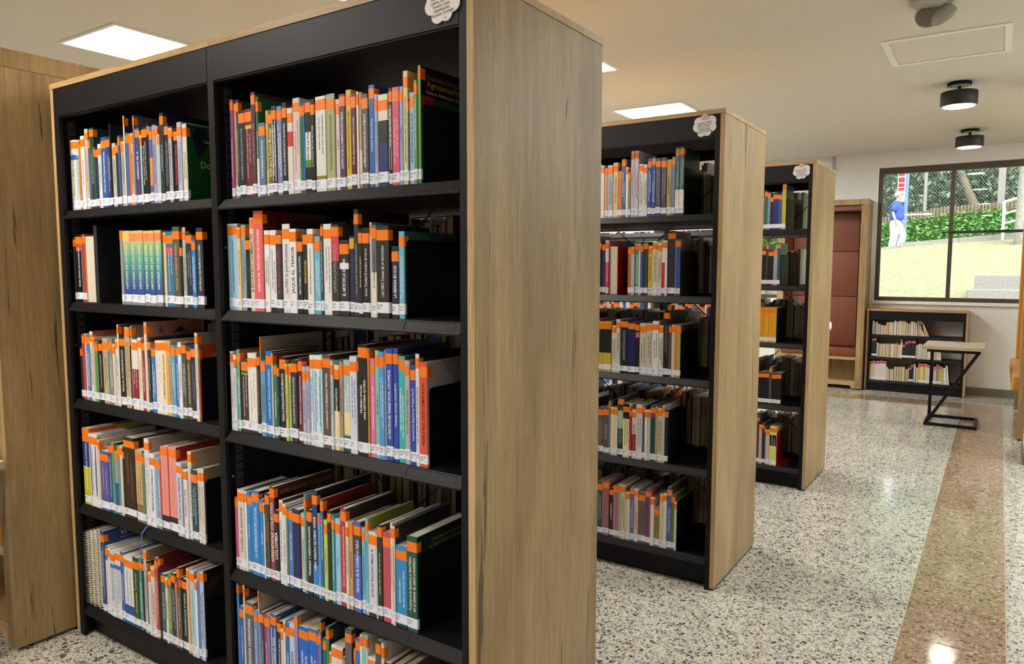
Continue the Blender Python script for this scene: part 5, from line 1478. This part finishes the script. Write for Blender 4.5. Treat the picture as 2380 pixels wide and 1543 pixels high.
# ------------------------------------------------------------------ outdoors
def ground_mat(name, a, b_, scale):
    m, nt, b = new_mat(name); tc = N(nt, 'ShaderNodeTexCoord'); n = N(nt, 'ShaderNodeTexNoise'); n.inputs['Scale'].default_value = scale; n.inputs['Detail'].default_value = 8; n.inputs['Roughness'].default_value = .7
    r = ramp(nt, [(.35, hexc(a)), (.65, hexc(b_))]); nt.links.new(tc.outputs['Object'], n.inputs['Vector']); nt.links.new(n.outputs[0], r.inputs[0]); nt.links.new(r.outputs[0], b.inputs['Base Color']); b.inputs['Roughness'].default_value = .9
    return m
def tilt(x): return .08 * max(-9, min(9, x))
def lerp_tab(x, tab):
    if x <= tab[0][0]: return tab[0][1]
    for (a, u), (b, v) in zip(tab[:-1], tab[1:]):
        if x <= b: return u + (v - u) * (x - a) / (b - a)
    return tab[-1][1]
def stake_top(x): return lerp_tab(x, [(-9, 2.6), (-2.5, 3.10), (-.6, 3.38), (1.45, 3.47), (6, 3.7)])
def bank_z(x, y): # planted slope between the path and the stake wall
    lo = 1.92 + tilt(x); hi = stake_top(x) - .30; t = min(1, max(0, (y - 24.0) / 2.4)); return lo + (hi - lo) * (t ** .85)
def sheet(name, x0, x1, nx, rowsyz, mat, label, cat, kind=None, jitter=0):
    V = []; F = []; rr = random.Random(5)
    for (y, z) in rowsyz:
        for i in range(nx + 1):
            x = x0 + (x1 - x0) * i / nx; V.append((x, y, (bank_z(x, y) if name == 'bank' and y < 26.5 else z + (stake_top(x) - 3.2 if name == 'bank' and y < 32 else tilt(x) * min(1, max(0, (y - 9) / 10)))) + rr.uniform(-jitter, jitter)))
    n = nx + 1
    for j in range(len(rowsyz) - 1):
        for i in range(nx): F.append((j * n + i, j * n + i + 1, (j + 1) * n + i + 1, (j + 1) * n + i))
    o = mesh_obj(name, V, F, mat, None, True); return tag(o, label, cat, kind=kind)
sheet('lawn', -16, 14, 40, [(8.21, .30)] + [(9 + k * 1.0, .42 + 1.62 * k / 12.4) for k in range(13)] + [(21.42, 2.04)], ground_mat('lawn_green', '7c7f55', 'a9aa82', 9), 'sunlit pale grass slope outside the window', 'lawn', 'structure', .02)
sheet('path', -16, 14, 30, [(21.62, 1.93), (24.05, 1.95)], M['concrete'], 'raised concrete footpath outside, behind the kerb', 'path', 'structure')
sheet('bank', -16, 14, 40, [(24.0, 1.90), (24.6, 2.2), (25.4, 2.55), (26.4, 2.82), (27.6, 2.95), (29, 3.2), (33, 5.5), (40, 12), (46, 19)], ground_mat('bank_green', '233a1c', '4a6a34', 3), 'planted green hillside rising behind the footpath', 'hillside', 'structure', .05)
sl = mesh_obj('side_lawn', [(3.2, -14, -.15), (26, -14, -.15), (26, 8.2, -.15), (3.2, 8.2, -.15)], [(0, 1, 2, 3)], bpy.data.materials['lawn_green']); tag(sl, 'flat lawn outside the added right-hand window, beyond the view', 'lawn', kind='structure')
kb = empty('kerb', (0, 21.52, 2.1), 'grey concrete kerb edging the lawn outside', 'kerb')
for k in range(-10, 10):
    x0 = k * 1.4; up = .08 if k >= -1 and k < 4 else 0
    mb = MB(); mb.add([(x0, 21.40, 1.6 + tilt(x0)), (x0 + 1.39, 21.40, 1.6 + tilt(x0 + 1.39)), (x0 + 1.39, 21.62, 1.6 + tilt(x0 + 1.39)), (x0, 21.62, 1.6 + tilt(x0)),
                       (x0, 21.40, 2.10 + up + tilt(x0)), (x0 + 1.39, 21.40, 2.10 + up + tilt(x0 + 1.39)), (x0 + 1.39, 21.62, 2.10 + up + tilt(x0 + 1.39)), (x0, 21.62, 2.10 + up + tilt(x0))],
                      [(0, 3, 2, 1), (4, 5, 6, 7), (0, 1, 5, 4), (1, 2, 6, 5), (2, 3, 7, 6), (3, 0, 4, 7)])
    mb.build('kerb_block', M['concrete'], kb)
# concrete steps on the lawn
st = empty('garden_steps', (1.3, 12.3, .7), 'weathered concrete steps set in the lawn outside the window', 'steps')
Box('step', .545, 2.4, 12.0, 12.5, .5, 1.045, M['concrete'], st, bevel=.01); Box('step', .62, 2.4, 12.5, 13.1, .7, 1.262, M['concrete'], st, bevel=.01)
# stake retaining wall
sw = empty('stake_wall', (0, 26.5, 2.8), 'low retaining wall of upright wooden stakes outside, behind the plants', 'retaining wall')
sme = None; rr = random.Random(3)
mb = MB().tube([(0, 0, -.75), (0, 0, -.02), (0, 0, 0)], [.043, .043, .034], 7); sme = bpy.data.meshes.new('stake'); sme.from_pydata(mb.v, [], mb.f); sme.materials.append(M['bark']); sme.update()
for k in range(-52, 24):
    o = bpy.data.objects.new('stake', sme); COL.objects.link(o); o.parent = sw; x = k * .095
    o.location = (x, rr.uniform(-.02, .02), stake_top(x) - 2.8 + rr.uniform(-.03, .02)); o.rotation_euler = (rr.uniform(-.04, .04), rr.uniform(-.04, .04), rr.uniform(0, 6))
# chain-link fence
cf = empty('chain_link_fence', (0, 27.1, 2.9), 'chain-link fence with concrete posts above the stake wall', 'fence')
wm = MB(); zb, zt = 3.0, 5.6
for k in range(-90, 56):
    for sgn in (-1, 1):
        x0 = k * .095; p = Vector((x0, 27.1, zb)); q = Vector((x0 + sgn * (zt - zb) * .8, 27.1, zt)); wm.bar(p, q, .0034, .0034)
wm.build('wire_mesh', plain('galvanised_wire', 'aab0aa', .4, .6), cf)
for x, w, c in ((-1.27, .10, M['concrete']), (.85, .20, M['concrete']), (-4.4, .12, M['concrete']), (3.6, .12, M['concrete'])):
    Box('fence_post', x - w / 2, x + w / 2, 27.0, 27.0 + w, 2.8, 6.2, c, cf, bevel=.01)
# white handrail
hrl = empty('handrail', (1.1, 21.2, 2.1), 'white tubular handrail outside at the right of the window', 'handrail'); wt = plain('rail_white', 'e8e8ea', .4)
for x in (.95, 2.3): MB().tube([(x, 21.2, 1.9), (x, 21.2, 3.06 + (x - .95) * .3)], .035, 10).build('post', wt, hrl, True)
for dz in (0, -.30, -.55): MB().tube([(.95, 21.2, 3.05 + dz), (2.3, 21.2, 3.45 + dz)], .028 if dz else .04, 10).build('rail', wt, hrl, True)
# red and white marker pole
mp = empty('marker_pole', (-1.52, 22.9, 1.95), 'pole with a red and white banner standing behind the walking man', 'pole')
MB().tube([(-1.44, 22.9, 1.95), (-1.40, 22.9, 6)], .05, 10).build('pole', plain('pole_blue', '6c88b8', .5), mp)
bn = Box('banner', -1.66, -1.46, 22.86, 22.88, 3.3, 5.6, plain('banner_white', 'e8e4e4', .6), mp)
rd_ = plain('banner_red', 'c81c34', .6)
for k, (za, zc) in enumerate(((3.62, 3.70), (3.73, 3.83), (3.86, 4.00), (4.04, 4.10), (4.14, 4.26), (4.30, 4.60))): Box('banner_mark', -1.64, -1.48, 22.852, 22.859, za, zc, rd_, bn)
# leaning tree trunk and pale palm trunk
lt = empty('leaning_tree', (.1, 28.2, 3.0), 'brown tree trunk leaning to the left behind the chain-link fence', 'tree')
MB().tube([(.30, 28.2, 2.8), (.10, 28.2, 3.5), (-.15, 28.25, 4.1), (-.45, 28.3, 4.9), (-.95, 28.3, 6.4)], [.19, .15, .13, .12, .10], 12).build('trunk', M['bark'], lt, True)
pt = empty('palm_tree', (1.33, 19.9, 1.9), 'thick pale tree trunk outside at the right edge of the window', 'tree')
ptr = MB().tube([(1.42, 20.0, 1.5), (1.43, 20.0, 2.4), (1.45, 20.0, 3.4), (1.48, 20.0, 4.6), (1.5, 20.0, 6.5)], [.26, .25, .25, .24, .23], 16).build('trunk', M['palebark'], pt, True)
def leaves(name, n, c, rad, size, mat, parent, seed, flat=0.0):
    rr = random.Random(seed); V = []; F = []
    off = wl(parent) if parent is not None else Vector((0, 0, 0))
    for k in range(n):
        u = Vector((rr.gauss(0, 1), rr.gauss(0, 1), rr.gauss(0, 1))).normalized() * (rr.random() ** .45)
        p = Vector((c[0] + u.x * rad[0], c[1] + u.y * rad[1], c[2] + u.z * rad[2])) - off
        s = size * rr.uniform(.6, 1.4); a = Vector((rr.gauss(0, 1), rr.gauss(0, 1), rr.gauss(0, 1) * (1 - flat) - .2)).normalized(); w = a.cross(Vector((rr.gauss(0, 1), rr.gauss(0, 1), 1.2))).normalized() * s * .26
        nn = a.cross(w).normalized() * s * .08; b = len(V)
        V += [tuple(p), tuple(p + a * s * .5 + w + nn), tuple(p + a * s), tuple(p + a * s * .5 - w + nn)]; F += [(b, b + 1, b + 2), (b, b + 2, b + 3)]
    o = mesh_obj(name, V, F, mat, parent); return o
TR = [(-9.5, 30, 1), (-7.6, 28.9, 2), (-5.6, 30.5, 1), (-4.3, 28.8, 1), (-2.9, 29.6, 2), (-1.7, 28.6, 1), (-.4, 30.5, 1), (1.0, 29.2, 1), (2.6, 30.0, 1), (4.4, 29.3, 2)]
WHERE = ['farthest left', 'second from left', 'third from left', 'fourth from left', 'fifth from left', 'behind the walking man', 'right of the walking man', 'behind the large fence post', 'right of the large fence post', 'farthest right']
for k, (x, y, kind) in enumerate(TR):
    t = empty('tree', (x, y, 3.0), 'leafy green tree beyond the fence, %s' % WHERE[k], 'tree', 'trees beyond the chain-link fence')
    leaves('foliage', 5600, (x, y, 5.2), (1.7, 1.1, 2.7), .19, M['leaf1'] if kind == 1 else M['leaf2'], t, 50 + k)
    MB().tube([(x, y + .2, 2.8), (x + .1, y + .2, 5), (x, y + .2, 6.5)], [.12, .09, .04], 8).build('trunk', M['bark'], t)
def leaf_sheet(n, x0, x1, seed):
    rr = random.Random(seed); V = []; F = []
    for k in range(n):
        x = rr.uniform(x0, x1); y = rr.uniform(24.05, 26.35); p = Vector((x, y, bank_z(x, y) + abs(rr.gauss(0, .07)))); s = rr.uniform(.06, .15)
        a = Vector((rr.gauss(0, 1), rr.gauss(0, 1) - .5, rr.uniform(-.3, .6))).normalized(); w = a.cross(Vector((rr.gauss(0, .5), rr.gauss(0, .5), 1))).normalized() * s * .34; b = len(V)
        V += [tuple(p), tuple(p + a * s * .5 + w), tuple(p + a * s), tuple(p + a * s * .5 - w)]; F += [(b, b + 1, b + 2), (b, b + 2, b + 3)]
    return mesh_obj('ground_cover', V, F, M['leaf2'])
tag(leaf_sheet(15000, -8.5, 4.0, 80), 'leafy green ground cover on the bank behind the walking man', 'ground cover', kind='stuff')
# trees close to the second window, seen through the shelves
t = empty('tree', (-3.6, 12.5, .6), 'bright green leafy shrub outside the left window, seen through the shelves', 'shrub')
leaves('foliage', 2200, (-2.6, 12.5, 2.6), (1.5, .9, .9), .20, M['leaf2'], t, 99); MB().tube([(-2.6, 12.6, .6), (-2.6, 12.6, 2.4)], [.06, .03], 8).build('trunk', M['bark'], t)

# ------------------------------------------------------------------ the man walking outside
def skin(name, verts, edges, rad, mat, parent, sub=2):
    me = bpy.data.meshes.new(name); me.from_pydata(verts, edges, []); me.update()
    o = bpy.data.objects.new(name, me); COL.objects.link(o)
    md = o.modifiers.new('skin', 'SKIN'); md.use_smooth_shade = True
    for v, r_ in zip(me.skin_vertices[0].data, rad): v.radius = (r_, r_) if not isinstance(r_, tuple) else r_
    me.skin_vertices[0].data[0].use_root = True
    s = o.modifiers.new('sub', 'SUBSURF'); s.levels = sub; s.render_levels = sub
    dg = bpy.context.evaluated_depsgraph_get(); m2 = bpy.data.meshes.new_from_object(o.evaluated_get(dg)); bpy.data.objects.remove(o)
    m2.name = name; m2.materials.clear(); m2.materials.append(mat)
    o = bpy.data.objects.new(name, m2); COL.objects.link(o); o.parent = parent
    m2.polygons.foreach_set('use_smooth', [True] * len(m2.polygons)); return o
per = empty('person', (-1.57, 22.0, 1.90 + tilt(-1.57)), 'man in blue polo shirt and white trousers walking to the right outside', 'person')
skn, blue, whitec = plain('skin', 'c99a84', .6), plain('polo_blue', '3a55b8', .85), plain('trouser_white', 'c9c8c8', .85)
P = [(0, 0, .95), (.01, 0, 1.10), (.02, 0, 1.28), (.01, 0, 1.42), (.03, 0, 1.50), (.05, 0, 1.57), (.06, 0, 1.66), (.055, 0, 1.71),   # 0-7 trunk, head
     (0, -.17, 1.40), (-.06, -.22, 1.14), (.02, -.245, .92), (.04, -.25, .85),                                                          # 8-11 near arm
     (0, .17, 1.40), (.05, .22, 1.14), (.14, .22, .94), (.17, .22, .88),                                                                # 12-15 far arm
     (-.01, -.09, .90), (-.02, -.095, .50), (-.10, -.09, .10), (.02, -.09, .05),                                                         # 16-19 near leg
     (.02, .09, .90), (.19, .09, .53), (.06, .09, .12), (.18, .09, .07)]                                                                 # 20-23 far leg
E_ = [(0, 1), (1, 2), (2, 3), (3, 4), (4, 5), (5, 6), (6, 7), (3, 8), (8, 9), (9, 10), (10, 11), (3, 12), (12, 13), (13, 14), (14, 15), (0, 16), (16, 17), (17, 18), (18, 19), (0, 20), (20, 21), (21, 22), (22, 23)]
RD = [.10, .10, .10, .08, .055, .07, .095, .07, .045, .042, .030, .036, .045, .042, .030, .036, .07, .05, .04, .035, .07, .05, .04, .035]
body = skin('body', P, E_, RD, skn, per)
fm = MB()
for sx, sy, sz in ((.04, -.25, .85), (.17, .22, .88)):
    for k in range(4): fm.tube([(sx - .022 + k * .016, sy, sz - .02), (sx - .022 + k * .017, sy - .004, sz - .06), (sx - .014 + k * .016, sy - .002, sz - (.085 - abs(k - 1.4) * .008))], [.009, .008, .006], 6)
    fm.tube([(sx + .025, sy - .012, sz + .01), (sx + .042, sy - .02, sz - .025), (sx + .036, sy - .02, sz - .045)], [.010, .009, .007], 6)
fo = mesh_obj('hand_fingers', fm.v, fm.f, skn, per, True)
shirt = skin('polo_shirt', [(0, 0, .90), (.02, 0, 1.05), (.035, 0, 1.20), (.015, 0, 1.36), (.02, 0, 1.47), (-.005, -.15, 1.39), (-.03, -.215, 1.26), (-.05, -.225, 1.17), (0, .15, 1.39), (.02, .215, 1.26), (.03, .225, 1.17)],
             [(0, 1), (1, 2), (2, 3), (3, 4), (3, 5), (5, 6), (6, 7), (3, 8), (8, 9), (9, 10)],
             [(.185, .185), (.195, .195), (.195, .195), (.16, .16), .085, .115, .10, .10, .115, .10, .10], blue, per)
tr_ = skin('trousers', [(0, 0, 1.0), (0, 0, .90), (-.01, -.085, .78), (-.02, -.095, .50), (-.09, -.09, .12), (.03, .085, .78), (.19, .09, .52), (.07, .09, .14)], [(0, 1), (1, 2), (2, 3), (3, 4), (1, 5), (5, 6), (6, 7)],
           [(.165, .165), (.175, .175), .145, .110, .098, .145, .110, .098], whitec, per)
hm = MB()
def ell(mb, c, r, n=14, m=9, zmin=-1.0):
    b = len(mb.v)
    for j in range(m + 1):
        ph = math.acos(max(-1, min(1, 1 - (1 - zmin) * j / m)))
        for k in range(n): a = 2 * math.pi * k / n; mb.v.append((c[0] + r[0] * math.sin(ph) * math.cos(a), c[1] + r[1] * math.sin(ph) * math.sin(a), c[2] + r[2] * math.cos(ph)))
    for j in range(m):
        for k in range(n): k2 = (k + 1) % n; mb.f.append((b + j * n + k, b + (j + 1) * n + k, b + (j + 1) * n + k2, b + j * n + k2))
    return mb
hairm = plain('hair_white', 'd0ccc8', .9)
h1 = ell(MB(), (0, 0, 0), (.100, .093, .098), zmin=-.15); h1.v = [(a * math.cos(.62) - c * math.sin(.62) + .038, b, a * math.sin(.62) + c * math.cos(.62) + 1.655) for a, b, c in h1.v]; mesh_obj('hair', h1.v, h1.f, hairm, per, True)
h2 = ell(MB(), (.10, 0, 1.575), (.055, .055, .05)); mesh_obj('beard', h2.v, h2.f, hairm, per, True)
h3 = ell(MB(), (.155, 0, 1.635), (.022, .016, .024)); mesh_obj('nose', h3.v, h3.f, skn, per, True)
for sy in (-1, 1):
    e = ell(MB(), (.05, .088 * sy, 1.635), (.022, .012, .032)); mesh_obj('ear', e.v, e.f, skn, per, True)
    e = ell(MB(), (.140, .034 * sy, 1.665), (.010, .012, .009)); mesh_obj('eye', e.v, e.f, plain('eye_dark', '30241f', .3), per, True)
    g = MB().tube([(.05, .09 * sy, 1.668), (.15, .045 * sy, 1.668), (.158, .008 * sy, 1.664)], .004, 6); mesh_obj('glasses', g.v, g.f, M['black'], per)
for pts in ([(-.15, -.09, .055), (-.06, -.09, .055), (.05, -.09, .04)], [(.01, .09, .075), (.09, .09, .075), (.20, .09, .055)]):
    s = MB().tube(pts, [.05, .052, .035], 10); mesh_obj('shoe', s.v, s.f, plain('shoe_tan', '8c7c68', .6), per, True)
